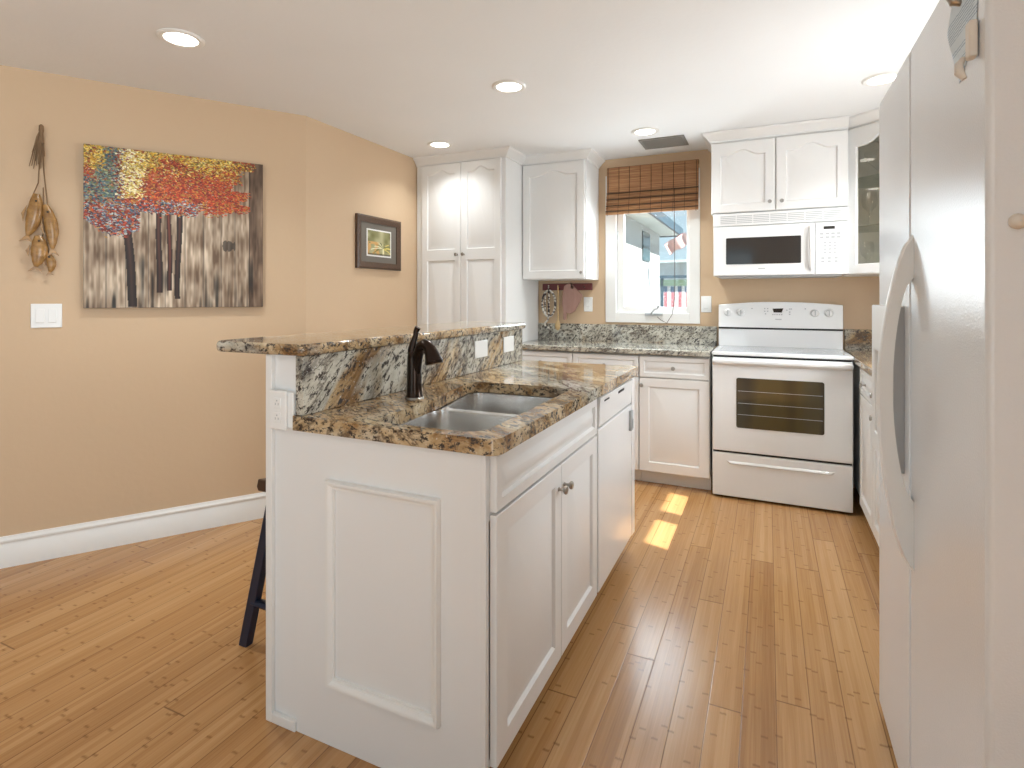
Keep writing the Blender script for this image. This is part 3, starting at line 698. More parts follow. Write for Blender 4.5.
for (x_, z_) in ((.300, 1.178), (.318, 1.178), (.300, 1.160), (.318, 1.160), (.305, 1.142), (.435, 1.168), (.452, 1.176), (.462, 1.176), (.452, 1.156), (.452, 1.140), (.350, 1.138), (.362, 1.138), (.376, 1.138), (.390, 1.138), (.404, 1.138), (.22, 1.178), (.545, 1.178)):
    mb = MB(); mb.box(x_-.004, x_+.004, y_-.0065, y_-.003, z_-.0035, z_+.0035); mb.build('button', M['gray'], bg_, smooth=False)
mb = MB(); mb.box(.365, .403, pan_y(1.105)-.0025, pan_y(1.105)-.001, 1.103, 1.109); mb.build('maker_mark', M['gray'], bg_)
# ------------------------------------------------------------------ microwave
mw = thing('microwave', 'white over the range microwave hung under the wall cabinet', 'microwave', (-.326, 3.885, 1.39))
w = .762
mb = MB(); mb.box(0, w, 0, YW-3.885-.002, .004, .408); mb.build('body', M['enamel'], mw, bevel=.002)
mb = MB(); mb.box(.03, w-.03, .02, .33, -.006, .004).box(.18, .42, .03, .2, -.010, -.006); mb.build('under_panel', M['gray'], mw, bevel=.002)
mb = MB(); mb.box(.0, w, -.025, 0, .325, .405); vg = mb.build('vent_panel', M['enamel'], mw, bevel=.003)
mb = MB()
for i in range(7):
    for j in range(5):
        x0 = .045+i*.098; z0 = .340+j*.011; mb.box(x0, x0+.092, -.0262, -.024, z0, z0+.0045)
mb.build('vent_slats', M['ltgray'], vg)
mb = MB(); mb.box(.002, .585, -.028, 0, .004, .320); md = mb.build('door', M['enamel'], mw, bevel=.006, seg=3)
mb = MB(); mb.prism(rrect(.079, .511, .076, .246, .006), 0, .002); mb.xform(Matrix.Translation((0, -.028, 0)) @ Matrix.Rotation(PI/2, 4, 'X')); mb.build('door_window', M['dark_glass'], md)
mb = MB(); pts = [(.563, -.028, .035), (.563, -.052, .05), (.563, -.058, .10), (.563, -.059, .16), (.563, -.058, .22), (.563, -.052, .275), (.563, -.028, .29)]
mb.tube(pts, [.014]*7, 12, flat=.7); mb.build('handle', M['enamel'], md)
mb = MB(); mb.box(.588, w, -.026, 0, .004, .320); cp = mb.build('control_panel', M['enamel'], mw, bevel=.005, seg=2)
mb = MB(); mb.box(.632, .692, -.0272, -.0255, .277, .295); mb.build('display', M['dark_glass'], cp)
bts = [(.622+c_*.030, z_, .010, .006) for z_ in (.250, .228) for c_ in range(4)]+[(.640+c_*.026, z_, .006, .005) for z_ in (.196, .176, .156, .136) for c_ in range(3)]+[(x_, z_, .009, .006) for z_ in (.102, .082) for x_ in (.628, .662, .698)]
for x_, z_, a_, b_ in bts:
    mb = MB(); mb.box(x_-a_, x_+a_, -.0272, -.0255, z_-b_, z_+b_); mb.build('button', M['ltgray'], cp, smooth=False)
mb = MB(); mb.box(.27, .31, -.0292, -.0275, .044, .050); mb.build('maker_mark', M['gray'], md)

# ------------------------------------------------------------------ refrigerator (faces -X)
FX = .307; FY0, FY1 = 1.087, 2.010
fr = thing('refrigerator', 'tall white side by side refrigerator with curved handle and ice dispenser', 'refrigerator', (FX, FY1, 0), -PI/2)
# local: x = distance from far edge towards camera, y = depth
w = FY1-FY0
mb = MB(); mb.box(.004, w-.004, .080, XR-FX-.02, .02, 1.815).box(.03, w-.03, .10, .7, 0, .02); mb.build('body', M['fridge'], fr, bevel=.008, seg=2)
mb = MB(); mb.box(.01, w-.01, .066, .080, .03, 1.80); mb.build('door_gasket', M['gray'], fr)
seam = .410
mb = MB(); mb.box(0, seam-.0015, 0, .066, .022, 1.843); d1 = mb.build('freezer_door', M['fridge'], fr, bevel=.010, seg=4)
mb = MB(); mb.box(seam+.0015, w, 0, .066, .022, 1.843); d2 = mb.build('fresh_food_door', M['fridge'], fr, bevel=.010, seg=4)
def fhandle(x, z0, z1, dep=.070, name='handle'):
    """D handle: arc bar seen side-on"""
    mb = MB(); n = 28; outer = []; inner = []
    for k in range(n+1):
        s = k/n; z = z0+(z1-z0)*s
        b_ = math.sin(PI*s)**.62
        outer.append((-dep*b_, z))
    zi0, zi1 = z0+.165, z1-.100
    for k in range(n+1):
        s = k/n; z = zi0+(zi1-zi0)*s
        b_ = math.sin(PI*s)**.55
        inner.append((-(dep-.030)*b_-.0005+ (0), z))
    hw_ = .016
    # triangulated side outline: outer + inner strip
    for sgn in (1,):
        pass
    lo = []
    for k in range(n+1):
        o_, i_ = outer[k], inner[k]
        lo.append([(x-hw_, o_[0]+.004, o_[1]), (x-hw_*.55, o_[0], o_[1]), (x+hw_*.55, o_[0], o_[1]), (x+hw_, o_[0]+.004, o_[1]), (x+hw_, i_[0], i_[1]), (x-hw_, i_[0], i_[1])])
    mb.loops(lo)
    return mb
mb = fhandle(seam+.022, .612, 1.397); mb.build('handle', M['plastic'], d2)
# dispenser: raised bezel with a recess
mb = MB(); x0, x1, z0, z1 = .055, .350, .812, 1.230; pd = -.026
L0 = [(x0, 0, z0), (x1, 0, z0), (x1, 0, z1), (x0, 0, z1)]
L1 = [(x0, pd, z0), (x1-.012, pd, z0), (x1-.012, pd, z1), (x0, pd, z1)]
rx0, rx1, rz0, rz1 = x0+.04, x1-.05, z0+.05, z1-.13
L2 = [(rx0, pd, rz0), (rx1, pd, rz0), (rx1, pd, rz1), (rx0, pd, rz1)]
L3 = [(rx0+.01, .0-.002, rz0+.01), (rx1-.01, -.002, rz0+.01), (rx1-.01, -.002, rz1-.01), (rx0+.01, -.002, rz1-.01)]
mb.loops([L0, L1, L2, L3], True, True); dp = mb.build('dispenser', M['plastic'], d1, bevel=.003)
mb = MB(); mb.box(rx0+.03, rx1-.03, pd+.004, pd+.018, rz0+.08, rz0+.17); mb.build('lever', M['gray'], dp, bevel=.003)
mb = MB(); mb.box(x1-.0121, x1-.0002, pd+.003, -.0003, z0+.003, z1-.003); mb.xform(Matrix.Translation((.0015, 0, 0))); mb.build('side_trim', M['gray'], dp)
# magnets and note
nt_ = MB(); nt_.loops([[(x_, y_, z_) for x_, z_ in ((0, 0), (.075, -.115), (.16, -.06), (.172, .05), (.07, .09))] for y_ in (0, -.0008)])
nt_.xform(Matrix.Translation((.718, -.0008, 1.742)))
no = nt_.build('note', M['paper'], None, (FX, FY1, 0), (0, 0, -PI/2)); tag(no, 'pale blue printed note pinned high on the refrigerator door', 'note')
mg = thing('magnet_clip', 'beige plastic clip magnet holding the blue note', 'magnet', (FX-.0018, FY1-.880, 1.645), -PI/2)
mb = MB(); mb.box(-.010, .012, -.012, 0, -.008, .052); mb.build('clip_body', M['beige'], mg, bevel=.003)
mb = MB(); mb.tube([(-.016, -.012, .0), (-.010, -.020, -.012), (.0, -.022, -.028), (.004, -.016, -.04)], [.004, .006, .007, .004], 12); mb.build('clip_lever', M['beige'], mg)
mb = MB(); mb.tube([(.0, 0, 0), (0, -.010, .004), (.0, -.016, .02), (.0, -.010, .034)], [.006, .009, .010, .007], 12)
o = mb.build('magnet', M['nickel'], None, (FX-.0005, FY1-.80, 1.765), (0, 0, -PI/2)); tag(o, 'shiny chrome magnet at the top edge of the blue note', 'magnet')
mb = MB(); mb.lathe([(.001, 0), (.011, 0), (.012, .004), (.010, .010), (.006, .013), (.001, .014)], (0, 0, 0), (0, -1, 0), 16, False, False)
o = mb.build('magnet', M['beige'], None, (FX+.036, FY0+.0003, 1.366)); tag(o, 'small round beige magnet on the refrigerator side', 'magnet')

# ------------------------------------------------------------------ ceiling lights and vent
spots = [(-2.228+.01, 1.53, 'recessed ceiling light nearest the tree painting'), (-1.20, 2.575, 'recessed ceiling light above the island'),
         (-2.095, 3.345, 'recessed ceiling light in front of the pantry'), (-.724, 3.64, 'recessed ceiling light beside the air vent near the window'),
         (.512, 3.255, 'recessed ceiling light above the side counter by the refrigerator')]
for x, y, lab in spots:
    t = thing('ceiling_light', lab, 'ceiling light', (x, y, H))
    mb = MB(); mb.lathe([(.088, 0), (.088, -.003), (.080, -.008), (.064, -.006), (.062, -.001)], n=40, cap0=False, cap1=False); mb.build('trim_ring', M['trim'], t)
    mb = MB(); mb.lathe([(.063, -.001), (.060, -.0045), (.001, -.0055)], n=40, cap0=True, cap1=True); mb.build('lens', M['lamp'], t)
    d = bpy.data.lights.new('downlight', 'AREA'); d.shape = 'DISK'; d.size = .13; d.energy = 2.2 if 'pantry' in lab else 4.5; d.color = (.93, .98, 1); d.spread = R(125)
    o = bpy.data.objects.new('downlight', d); COL.objects.link(o); o.location = (x, y, H-.012)
vt = thing('air_vent', 'grey louvred air vent in the ceiling in front of the window', 'vent', (-.655, 3.94, H))
mb = MB(); vx, vy = .150, .125
mb.box(-vx, vx, -vy, -vy+.02, -.008, -.0005).box(-vx, vx, vy-.02, vy, -.008, -.0005).box(-vx, -vx+.02, -vy+.02, vy-.02, -.008, -.0005).box(vx-.02, vx, -vy+.02, vy-.02, -.008, -.0005); mb.build('frame', M['vent'], vt, bevel=.001)
mb = MB(); mb.box(-vx+.02, vx-.02, -vy+.02, vy-.02, -.0015, -.0005); mb.build('backing', M['seal'], vt)
for i in range(9):
    y = -vy+.032+i*.0235
    mb = MB(); mb.loops([[(x_, y-.002, -.004), (x_, y+.001, -.004), (x_, y+.007, -.012), (x_, y+.004, -.012)] for x_ in (-vx+.021, vx-.021)]); mb.build('slat', M['vent'], vt)

# ------------------------------------------------------------------ bamboo blind
bl = thing('bamboo_blind', 'brown bamboo roman shade half raised over the window', 'blind', (-.793, YW-.016, 0))
bw = .338
def wavy(z0, z1, y, depth=.0):
    mb = MB(); mb.box(-bw, bw, y-.008, y, z0, z1); return mb
mb = MB(); mb.box(-bw, bw, -.030, -.002, 2.225, 2.255); mb.build('head_rail', M['blind'], bl, bevel=.003)
mb = MB(); mb.box(-bw, bw, -.040, -.031, 2.055, 2.250); mb.build('valance', M['blind'], bl, bevel=.002)
zs = [2.055, 2.008, 1.962, 1.922, 1.885]
for i in range(4):
    zt, zb_ = zs[i]+.012, zs[i+1]
    mb = MB(); yy = -.032-.008*i
    mb.loops([[(x_, yy+.004, zt), (x_, yy-.006, zt-.01), (x_, yy-.022, zb_+.012), (x_, yy-.016, zb_), (x_, yy-.006, zb_), (x_, yy+.002, zb_+.02)] for x_ in (-bw, bw)]); mb.build('fold', M['blind'], bl)
cordm = bumpy('brown_cord', (.07, .035, .015), .7, 50, .05)
mb = MB()
for i in range(9):
    x_ = -bw+.014+i*(2*bw-.028)/8
    mb.tube([(x_, -.0425, 2.248), (x_, -.0425, 2.06)], .0018, 6)
    mb.tube([(x_, -.040, 2.06), (x_, -.056, 2.01), (x_, -.066, 1.96), (x_, -.074, 1.915), (x_, -.080, 1.876)], .0016, 6)
mb.build('binding_cord', cordm, bl)
mb = MB()
for z_, y_ in ((2.052, -.045), (2.003, -.058), (1.953, -.068), (1.910, -.075)): mb.box(-bw, bw, y_-.003, y_+.004, z_-.003, z_+.004)
mb.build('fold_edge', cordm, bl)
mb = MB(); cx_ = .175
mb.tube([(cx_, -.084, 2.05), (cx_, -.088, 1.80), (cx_+.002, -.080, 1.5), (cx_+.0, -.070, 1.25), (cx_-.02, -.055, 1.13), (cx_-.06, -.045, 1.065), (cx_-.10, -.045, 1.085), (cx_-.13, -.045, 1.11)], .0022, 6)
mb.build('pull_cord', cordm, bl)

# ------------------------------------------------------------------ things hanging under the wall cabinet
rk = thing('utensil_rack', 'maroon wooden peg rail on the wall under the wall cabinet', 'rack', (-1.47, YW, 1.345))
mb = MB(); mb.box(-.21, .21, -.018, -.0003, -.033, .022); mb.build('rail', M['maroon'], rk, bevel=.003)
for x_ in (-.150, -.060, .052, .150):
    mb = MB(); mb.tube([(x_, -.018, -.01), (x_, -.040, -.010), (x_, -.045, .0)], [.004, .004, .005], 8); mb.build('hook', M['darkwood'], rk)
# slotted spatula: oval frame with openings
mb = MB(); yk = YW-.043
el = lambda a, b, n=28, cz=1.205: [(-1.615+a*math.cos(2*PI*k/n), yk, cz+b*math.sin(2*PI*k/n)) for k in range(n+1)]
mb.tube(el(.056, .105), .009, 8, cap=False); mb.tube([(-1.615, yk, 1.10), (-1.615, yk, 1.31)], .009, 8); mb.tube([(-1.64, yk, 1.11), (-1.648, yk, 1.20), (-1.64, yk, 1.30)], .005, 6)
mb.tube([(-1.615, yk, 1.31), (-1.618, yk, 1.335), (-1.62, yk+.01, 1.352), (-1.62, yk+.003, 1.347)], .005, 6)
mb.tube([(-1.618, yk, 1.10), (-1.625, yk, 1.07), (-1.650, yk, 1.045), (-1.640, yk, 1.012), (-1.610, yk, 1.008), (-1.590, yk, 1.03)], [.006, .007, .009, .010, .010, .006], 8)
o = mb.build('slotted_utensil', M['zebra']); tag(o, 'black and cream oval open work utensil hanging from the peg rail', 'utensil')
mb = MB(); yk2 = YW-.046; mb.tube([(-1.535, yk2, 1.352), (-1.535, yk2, 1.065)], .0055, 8)
mb.tube([(-1.535, yk2, 1.075), (-1.537, yk2, 1.055), (-1.538, yk2, 1.03), (-1.537, yk2, 1.005), (-1.535, yk2, .99)], [.006, .018, .024, .020, .006], 12, flat=.45, side=(1, 0, 0))
o = mb.build('wooden_spoon', M['spoonwood']); tag(o, 'long light wooden spoon hanging from the peg rail', 'spoon')
mb = MB(); yb_ = YW-.034
pts = [(-1.485, 1.345), (-1.455, 1.365), (-1.42, 1.362), (-1.395, 1.335), (-1.335, 1.275), (-1.345, 1.235), (-1.395, 1.145), (-1.43, 1.125), (-1.465, 1.13), (-1.468, 1.08), (-1.482, 1.072), (-1.495, 1.085), (-1.490, 1.14), (-1.502, 1.20), (-1.495, 1.30)]
hc_ = [(-1.418+.012*math.cos(2*PI*k/12), 1.3365+.012*math.sin(2*PI*k/12)) for k in range(12)]
mb.prism(pts, -.008, .008, [hc_]); mb.xform(Matrix.Translation((0, yb_, 0)) @ Matrix.Rotation(PI/2, 4, 'X')); 
o = mb.build('cutting_board', M['board'], bevel=.003); tag(o, 'pinkish brown wooden cutting board hanging beside the wall outlet', 'cutting board')

# ------------------------------------------------------------------ pictures
def srgb(c): c = np.asarray(c, float)/255.; return np.where(c <= .04045, c/12.92, ((c+.055)/1.055)**2.4)
def picture_mesh(name, img, w, h, mat, parent, y):
    """img rows from the top, faces -y"""
    nh, nw, _ = img.shape
    me = bpy.data.meshes.new(name)
    xs = np.linspace(-w/2, w/2, nw); zs_ = np.linspace(h/2, -h/2, nh)
    X, Z = np.meshgrid(xs, zs_); V = np.stack([X, np.full_like(X, y), Z], -1).reshape(-1, 3)
    i = np.arange(nh*nw).reshape(nh, nw)
    F = np.stack([i[1:, :-1], i[1:, 1:], i[:-1, 1:], i[:-1, :-1]], -1).reshape(-1, 4)
    me.from_pydata(V.tolist(), [], F.tolist())
    ca = me.color_attributes.new('paint', 'FLOAT_COLOR', 'POINT')
    lin = np.concatenate([srgb(img.reshape(-1, 3)), np.ones((nh*nw, 1))], 1).astype(np.float32)
    ca.data.foreach_set('color', lin.ravel()); me.materials.append(mat)
    o = bpy.data.objects.new(name, me); COL.objects.link(o)
    if parent: o.parent = parent
    return o
def smooth_noise(nh, nw, fy, fx, seed):
    r = np.random.default_rng(seed); g = r.random((fy+2, fx+2))
    yy = np.linspace(0, fy, nh); xx = np.linspace(0, fx, nw); y0 = yy.astype(int); x0 = xx.astype(int)
    ty = (yy-y0)[:, None]; tx = (xx-x0)[None]; ty = ty*ty*(3-2*ty); tx = tx*tx*(3-2*tx)
    a = g[y0][:, x0]; b = g[y0][:, x0+1]; c = g[y0+1][:, x0]; d = g[y0+1][:, x0+1]
    return (a*(1-tx)+b*tx)*(1-ty)+(c*(1-tx)+d*tx)*ty
def tree_painting(n=300):
    img = np.zeros((n, n, 3)); X, Y = np.meshgrid(np.linspace(0, 1, n), np.linspace(0, 1, n))
    s1 = smooth_noise(n, n, 5, 130, 1); s2 = smooth_noise(n, n, 9, 14, 2); s3 = smooth_noise(n, n, 3, 60, 3)
    v = .26*s1+.34*s2+.28*s3+.24*smooth_noise(n, n, 22, 90, 12)-.03
    lo, hi = np.array([104, 82, 62.]), np.array([224, 206, 182.])
    img[:] = lo+(hi-lo)*np.clip((v-.25)*1.7, 0, 1)[..., None]
    for k, xb in enumerate((.11, .21, .33, .42, .53, .635, .74, .825, .915)):
        m = np.abs(X-xb) < .004; img[m] = img[m]*.72
    dk = smooth_noise(n, n, 6, 60, 9)*smooth_noise(n, n, 4, 14, 10)*(.3+1.0*np.clip(Y-.55, 0, 1)*2)
    img *= (1-.75*np.clip((dk-.28)*3, 0, 1))[..., None]
    m = (np.abs(X-.79)/.04)**3+(np.abs(Y-.585)/.035)**3 < 1.4*s1+.2; img[m] = img[m]*.55
    m = (X > .91); img[m] = img[m]*np.array([.68, .62, .58])
    # trunks
    for (xt, xb, y0, y1, wt, wb, c) in ((.215, .25, .45, .995, .022, .024, (58, 36, 28)), (.385, .388, .36, .905, .014, .018, (70, 40, 30)), (.44, .445, .36, .89, .012, .014, (92, 46, 34)), (.500, .486, .36, .945, .016, .015, (60, 36, 28))):
        t = (Y-y0)/(y1-y0); xc = xt+(xb-xt)*t+.003*np.sin(Y*11+xt*30); wd = wt+(wb-wt)*t
        m = (Y > y0) & (Y < y1) & (np.abs(X-xc) < wd)
        sh = (1.25-.9*np.abs((X-xc)/wd))*(1.15-.45*t)
        img[m] = (np.array(c)[None]*sh[m][:, None]).clip(0, 255)
    # leaf dabs
    pal = dict(y=[(214, 176, 60), (196, 150, 48), (232, 210, 130), (120, 110, 50)], t=[(70, 100, 112), (96, 120, 118), (48, 66, 84), (150, 160, 130), (110, 120, 80)],
               w=[(236, 222, 160), (240, 232, 205), (214, 186, 84), (180, 150, 60)], r=[(176, 58, 30), (190, 74, 36), (140, 42, 28), (204, 104, 50), (176, 132, 56), (120, 40, 28)],
               b=[(70, 96, 120), (110, 130, 140), (180, 190, 185), (120, 40, 34), (40, 46, 60)], d=[(140, 50, 30), (100, 40, 26), (170, 90, 50)])
    r = np.random.default_rng(5)
    for _ in range(26000):
        x, y = r.random(), r.random()*.60
        lim = None
        if x < .30: bot = .40+.10*math.sin(x*9)+.04; 
        elif x < .60: bot = .385
        else: bot = .36-.0*(x-.6)
        if x > .28 and x < .34: bot = .38
        if x > .60 and y > .33: bot = .345 if (x > .80 or x < .64) else .375
        # right edge of the crown: ragged branches
        edge = .86
        if y < .06: edge = .93
        elif y < .16: edge = .84
        elif y < .21: edge = .80
        elif y < .27: edge = .89
        elif y < .30: edge = .84
        elif y < .36: edge = .90
        else: edge = .78
        edge += r.normal()*.015
        if y > bot+r.normal()*.012 or x > edge: continue
        if x > .60 and y > .31 and r.random() < .35: continue
        X0, Y0 = x, y; x += r.normal()*.015; y += r.normal()*.014
        if x < .10: k = 'y' if y < .14 else ('r' if y < .2 and x < .06 else 't')
        elif x < .185: k = 't'
        elif x < .30: k = 'w' if y < .30 else 'r'
        elif x < .40: k = 'y' if y < .09+.1*(.4-x)*5 else 'r'
        else: k = 'y' if (y < .055+.025*math.sin(x*12)) else 'r'
        if x < .30 and y > .34: k = 'b' if r.random() < .7 else 'r'
        if .30 <= x < .62 and y > .315: k = 'b' if r.random() < .6 else 'r'
        if x > .80 and y < .07: k = 'd' if r.random() < .5 else 'y'
        if .165 < x < .185 and y < .42: k = 'b' if r.random() < .5 else 'd'
        if x > .40 and .07 < y < .14 and r.random() < .4: k = 'y'
        if r.random() < .16: k = 'd'
        x, y = X0, Y0
        c = np.array(pal[k][r.integers(len(pal[k]))])*(0.85+.3*r.random())
        a = r.normal()*.5+.3; L_, W_ = 2.6+r.random()*1.6, 1.25
        cx, cy = x*(n-1), y*(n-1)
        x0, x1, y0, y1 = max(0, int(cx-5)), min(n, int(cx+6)), max(0, int(cy-5)), min(n, int(cy+6))
        yy, xx = np.mgrid[y0:y1, x0:x1]; dx, dy = xx-cx, yy-cy
        p = (dx*math.cos(a)+dy*math.sin(a))/L_; q = (-dx*math.sin(a)+dy*math.cos(a))/W_
        m = p*p+q*q < .55; img[y0:y1, x0:x1][m] = c.clip(0, 255)
    return img
pt = thing('tree_painting', 'large unframed canvas painting of red and yellow autumn trees on the angled wall', 'painting', onwall(.719, 1.602, .0), an)
mb = MB(); mb.box(-.404, .404, -.032, -.0005, -.402, .402); mb.build('canvas', M['darkwood'], pt, bevel=.002)
picture_mesh('painted_picture', tree_painting(), .806, .802, M['painted'], pt, -.0335)

def palm_print(n=80):
    img = np.zeros((n, n, 3)); s = smooth_noise(n, n, 5, 5, 21); s2 = smooth_noise(n, n, 12, 12, 22)
    img[:] = np.array([196, 190, 150.])-(np.array([196, 190, 150.])-np.array([120, 118, 70.]))*(s*1.1)[..., None]
    yy, xx = np.mgrid[0:n, 0:n]/(n-1.)
    m = (xx < .5) & (yy > .45) & (s2 > .4); img[m] = (206, 160, 96)
    r = np.random.default_rng(3)
    for k in range(16):
        a = -PI*.98*(k+.5)/16; L_ = .34+.22*r.random(); c = [(226, 206, 110), (120, 118, 50), (96, 96, 60), (214, 214, 170), (240, 236, 200)][r.integers(5)]
        cx, cy = .66, .74
        for t in np.linspace(0, 1, 70):
            x = cx+L_*t*math.cos(a); y = cy+L_*t*math.sin(a)+.22*t*t
            if 0 < x < .99 and 0 < y < .99: img[int(y*n):int(y*n)+2, int(x*n):int(x*n)+2] = c
    m = (np.abs(xx-.67-.04*(yy-.7)) < .035) & (yy > .7); img[m] = (230, 224, 180)
    m = yy > .93; img[m] = img[m]*.6
    return img
pf = thing('framed_picture', 'small palm tree picture in a dark carved wooden frame on the bright wall', 'picture', (XL, 3.165, 1.632), PI/2)
# the frame is placed along the wall facing +x
fw, fh = .242, .181
mb = MB(); fpz = [(0, 0), (0, -.020), (.012, -.026), (.030, -.020), (.046, -.014), (.046, 0)]
ls = []
for (x_, z_, a_, b_) in ((-fw, -fh, 1, 1), (fw, -fh, -1, 1), (fw, fh, -1, -1), (-fw, fh, 1, -1)):
    ls.append([(x_+a_*u, y__-.0005, z_+b_*u) for u, y__ in fpz])
ls.append(ls[0]); mb.loops(ls, False, False); mb.build('frame', M['framewood'], pf)
mb = MB(); mb.box(-fw+.044, fw-.044, -.008, -.001, -fh+.044, fh-.044); mb.build('mat_board', M['mat_board'], pf)
mb = MB(); mb.box(-.135, .135, -.0095, -.008, -.094, .094); mb.build('inner_mat', M['trim'], pf)
picture_mesh('picture_print', palm_print(), .25, .168, M['print'], pf, -.0105)

# ------------------------------------------------------------------ hanging wooden fish
rf = thing('fish_ornament', 'string of four carved golden wooden fish hanging on raffia left of the tree painting', 'wall ornament', onwall(.15, 2.075, 0), an)
def fish(q, z, L_, r0, tilt, fat=1.0, dy=0):
    n = 14; pts = []; rr = []
    for k in range(n+1):
        s = k/n; pts.append((.010*math.sin(s*PI), 0, L_*(.5-s))); rr.append(max(.004, r0*(math.sin(PI*min(1, s*.86+.10))**.8)*(1+.03*math.sin(s*60))))
    MX = Matrix.Translation((q-.15, -.030-dy, z-2.075)) @ Matrix.Rotation(tilt, 4, 'Y')
    mb = MB(); mb.tube(pts, rr, 14, flat=.6*fat, side=(1, 0, 0)); b_ = mb.xform(MX).build('fish', M['fish'], rf)
    mb = MB(); mb.loops([[(-.004, y_, -L_*.46), (.004, y_, -L_*.46), (r0*.85, y_, -L_*.64), (0, y_, -L_*.57), (-r0*.85, y_, -L_*.64)] for y_ in (-.003, .003)]); mb.xform(MX).build('tail_fin', M['fish'], b_)
    mb = MB(); mb.loops([[(-r0*.8, y_, L_*.2), (-r0*1.25, y_, L_*.0), (-r0*.85, y_, -L_*.18)] for y_ in (-.002, .002)]); mb.xform(MX).build('fin', M['fish'], b_)
    mb = MB(); mb.lathe([(.001, 0), (.0045, 0), (.004, .002), (.001, .003)], (r0*.25, -r0*.56*fat, L_*.33), (0, -1, 0), 10, False, False); mb.xform(MX).build('eye', M['seal'], b_)
fish(.122, 1.640, .205, .031, R(9))
fish(.186, 1.585, .215, .026, R(-7), 1, .012)
fish(.140, 1.470, .150, .032, R(3), .8, .004)
fish(.184, 1.415, .090, .018, R(-4), 1, .0)
mb = MB(); mb.tube([(.004, -.001, 0), (.004, -.014, -.01), (.012, -.016, -.20), (.03, -.03, -.40)], .003, 6); mb.tube([(.004, -.014, -.01), (-.006, -.022, -.28), (-.03, -.03, -.36)], .0025, 6)
mb.tube([(.012, -.02, -.30), (.014, -.012, -.50), (.0, -.02, -.58)], .0025, 6); mb.tube([(.014, -.012, -.48), (.036, -.02, -.63)], .0025, 6)
mb.build('cord', M['raffia'], rf)
mb = MB(); r = np.random.default_rng(2)
for k in range(18):
    a = r.normal()*.012; b_ = r.normal()*.006; l_ = .10+.10*r.random()
    mb.tube([(.004, -.012, -.02), (.004+a*.6, -.016+b_, -.06), (a*1.4, -.018+b_, -.03-l_)], [.004, .003, .0015], 5)
mb.lathe([(.003, 0), (.009, -.006), (.010, -.03), (.006, -.05), (.012, -.09)], (.004, -.015, .0), n=10); mb.build('tassel', M['raffia'], rf)

# ------------------------------------------------------------------ bar stool
bs = thing('bar_stool', 'navy legged wooden stool with dark brown seat tucked under the raised bar', 'stool', (-1.515, 1.62, 0))
mb = MB(); ls = []; n = 10
for k in range(n+1):
    s = k/n; y = -.205+.41*s; dz = .022*(2*s-1)**2
    ls.append([(-.125, y, .545+dz), (.125, y, .545+dz), (.133, y, .56+dz), (.125, y, .590+dz*.9), (-.125, y, .590+dz*.9), (-.133, y, .56+dz)])
mb.loops(ls); mb.build('seat', M['darkwood'], bs, bevel=.004)
tops = {}; 
def leg_pt(sx, sy, z): 
    t_ = 1-z/.555; return Vector((sx*(.100+.098*t_), sy*(.150+.045*t_), z))
for sx in (-1, 1):
    for sy in (-1, 1):
        if sx == 1: 
            f_ = lambda z, sy=sy: Vector((.105+.03*(1-z/.555), sy*(.150+.045*(1-z/.555)), z))
        else: f_ = lambda z, sy=sy: leg_pt(-1, sy, z)
        tops[(sx, sy)] = f_
        mb = MB(); q = .019
        mb.loops([[(p.x-q, p.y-q*.8, z), (p.x+q, p.y-q*.8, z), (p.x+q, p.y+q*.8, z), (p.x-q, p.y+q*.8, z)] for z, p in ((0, f_(0)), (.553, f_(.553)))]); mb.build('leg', M['navy'], bs, bevel=.002)
def rail(a, b, z):
    pa, pb = tops[a](z), tops[b](z); mb = MB(); mb.tube([pa, pb], .013, 8, flat=1.4); mb.build('stretcher', M['navy'], bs)
rail((-1, -1), (1, -1), .155); rail((-1, 1), (1, 1), .155); rail((-1, -1), (-1, 1), .26); rail((1, -1), (1, 1), .26)

# ------------------------------------------------------------------ outside, seen through the window
mb = MB(); mb.box(-30, 30, 4.6, 60, -.25, -.15); struct(mb.build('ground', M['ground'], smooth=False))
nh = thing('neighbour_house', 'white stucco neighbouring house with dark eave seen through the window', 'house', (-1.8, 10.35, -.15))
mb = MB(); mb.box(-4, 0, -6.0, 0, 0, 2.56); mb.build('wall', M['stucco'], nh)
mb = MB(); mb.box(-4.3, .33, -6.0, .33, 2.56, 2.60); mb.build('soffit', M['soffit'], nh)
mb = MB(); mb.box(.33, .37, -6.0, .37, 2.54, 2.68).box(-4.3, .33, .33, .37, 2.54, 2.68); mb.build('fascia', M['eave'], nh)
mb = MB(); mb.loops([[(-4.3, y_, 2.60), (.33, y_, 2.60), (.36, y_, 2.69), (-4.3, y_, 3.4)] for y_ in (-6.0, .36)]); mb.build('roof', M['eave'], nh)
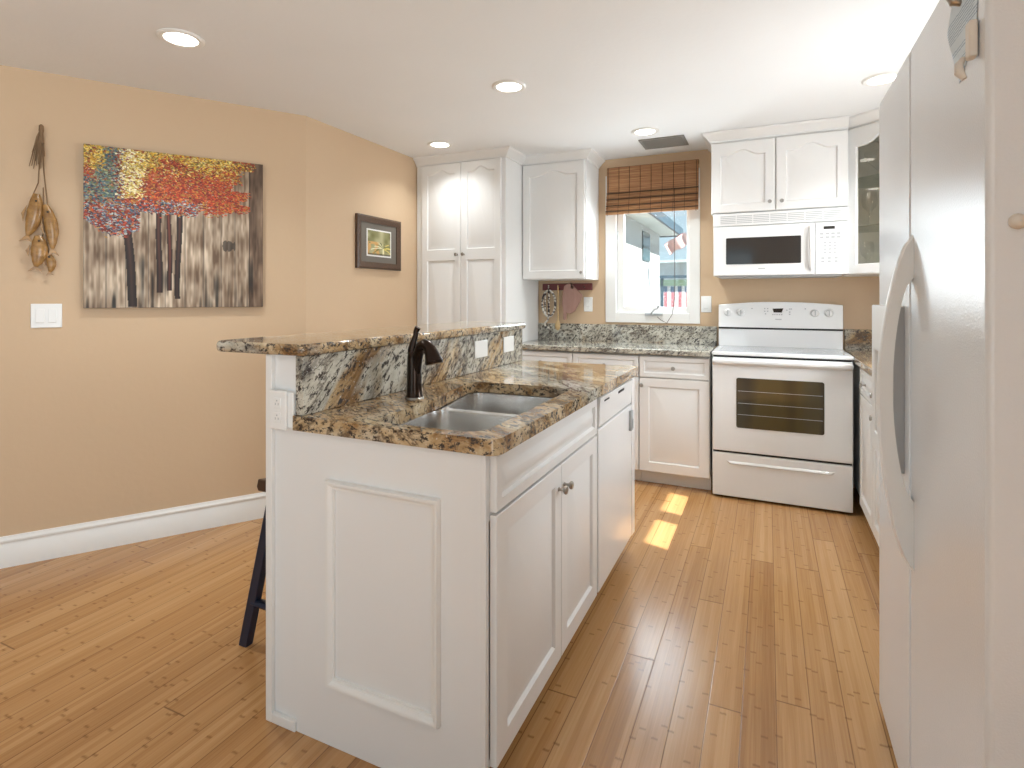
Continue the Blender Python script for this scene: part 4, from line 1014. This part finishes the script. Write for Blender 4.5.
mb = MB(); mb.box(0, .02, -1.54, -.98, 2.0, 2.46).box(.02, .03, -1.54, -.98, 2.21, 2.23); mb.xform(Matrix.Translation((.001, 0, 0)))
wn_ = mb.build('window', M['slate'], nh)
# far house, awning with striped curtain
fh_ = thing('distant_house', 'low white building beyond the neighbouring house', 'house', (0, 22, -.15))
mb = MB(); mb.box(-6, 6, 0, 4, 0, 2.75); mb.build('wall', M['stucco'], fh_)
mb = MB(); mb.box(-6.3, 6.3, -.3, 4.3, 2.75, 2.85); mb.build('roof', M['soffit'], fh_)
aw = thing('striped_awning', 'awning with red and white striped curtain beyond the neighbouring house', 'awning', (-1.3, 13.2, -.15))
mb = MB(); mb.box(-1.0, .8, -.05, .05, 1.86, 1.92).box(-.96, -.90, -.04, .04, 0, 1.86).box(.70, .76, -.04, .04, 0, 1.86); mb.build('top_rail', M['eave'], aw)
mb = MB(); mb.box(-.98, .78, -.04, .04, 1.68, 1.82); mb.build('green_board', M['hedge'], aw)
nx = 120; im = np.zeros((40, nx, 3))
for i in range(nx):
    s = (i/(nx-1)*11) % 1; im[:, i] = (238, 232, 230) if s < .55 else (205, 120, 126)
    if s >= .45: im[:4, i] = (90, 110, 140)
picture_mesh('striped_curtain', im, 1.74, 1.5, M['flag'], aw, 0).location = (-.1, 0, .92)
aw.children[-1].name = 'striped_curtain'
# small flag on a pole
fg = thing('flag', 'small red and white striped flag flying outside the window', 'flag', (-1.05, 9.2, -.15))
mb = MB(); mb.tube([(0, 0, 0), (0, 0, 2.55)], .008, 8); mb.build('flagpole', M['gray'], fg)
im = np.zeros((26, 40, 3))
for j in range(26): im[j] = (190, 80, 70) if (j//2) % 2 == 0 else (244, 238, 232)
im[:13, 28:] = (150, 160, 185)
fo = picture_mesh('flag_cloth', im, .52, .19, M['flag'], fg, 0); fo.location = (-.20, 0, 2.31); fo.rotation_euler = (0, R(-28), 0)
for v in fo.data.vertices: v.co.y += .03*math.sin(v.co.x*26); v.co.z += .012*math.sin(v.co.x*30)
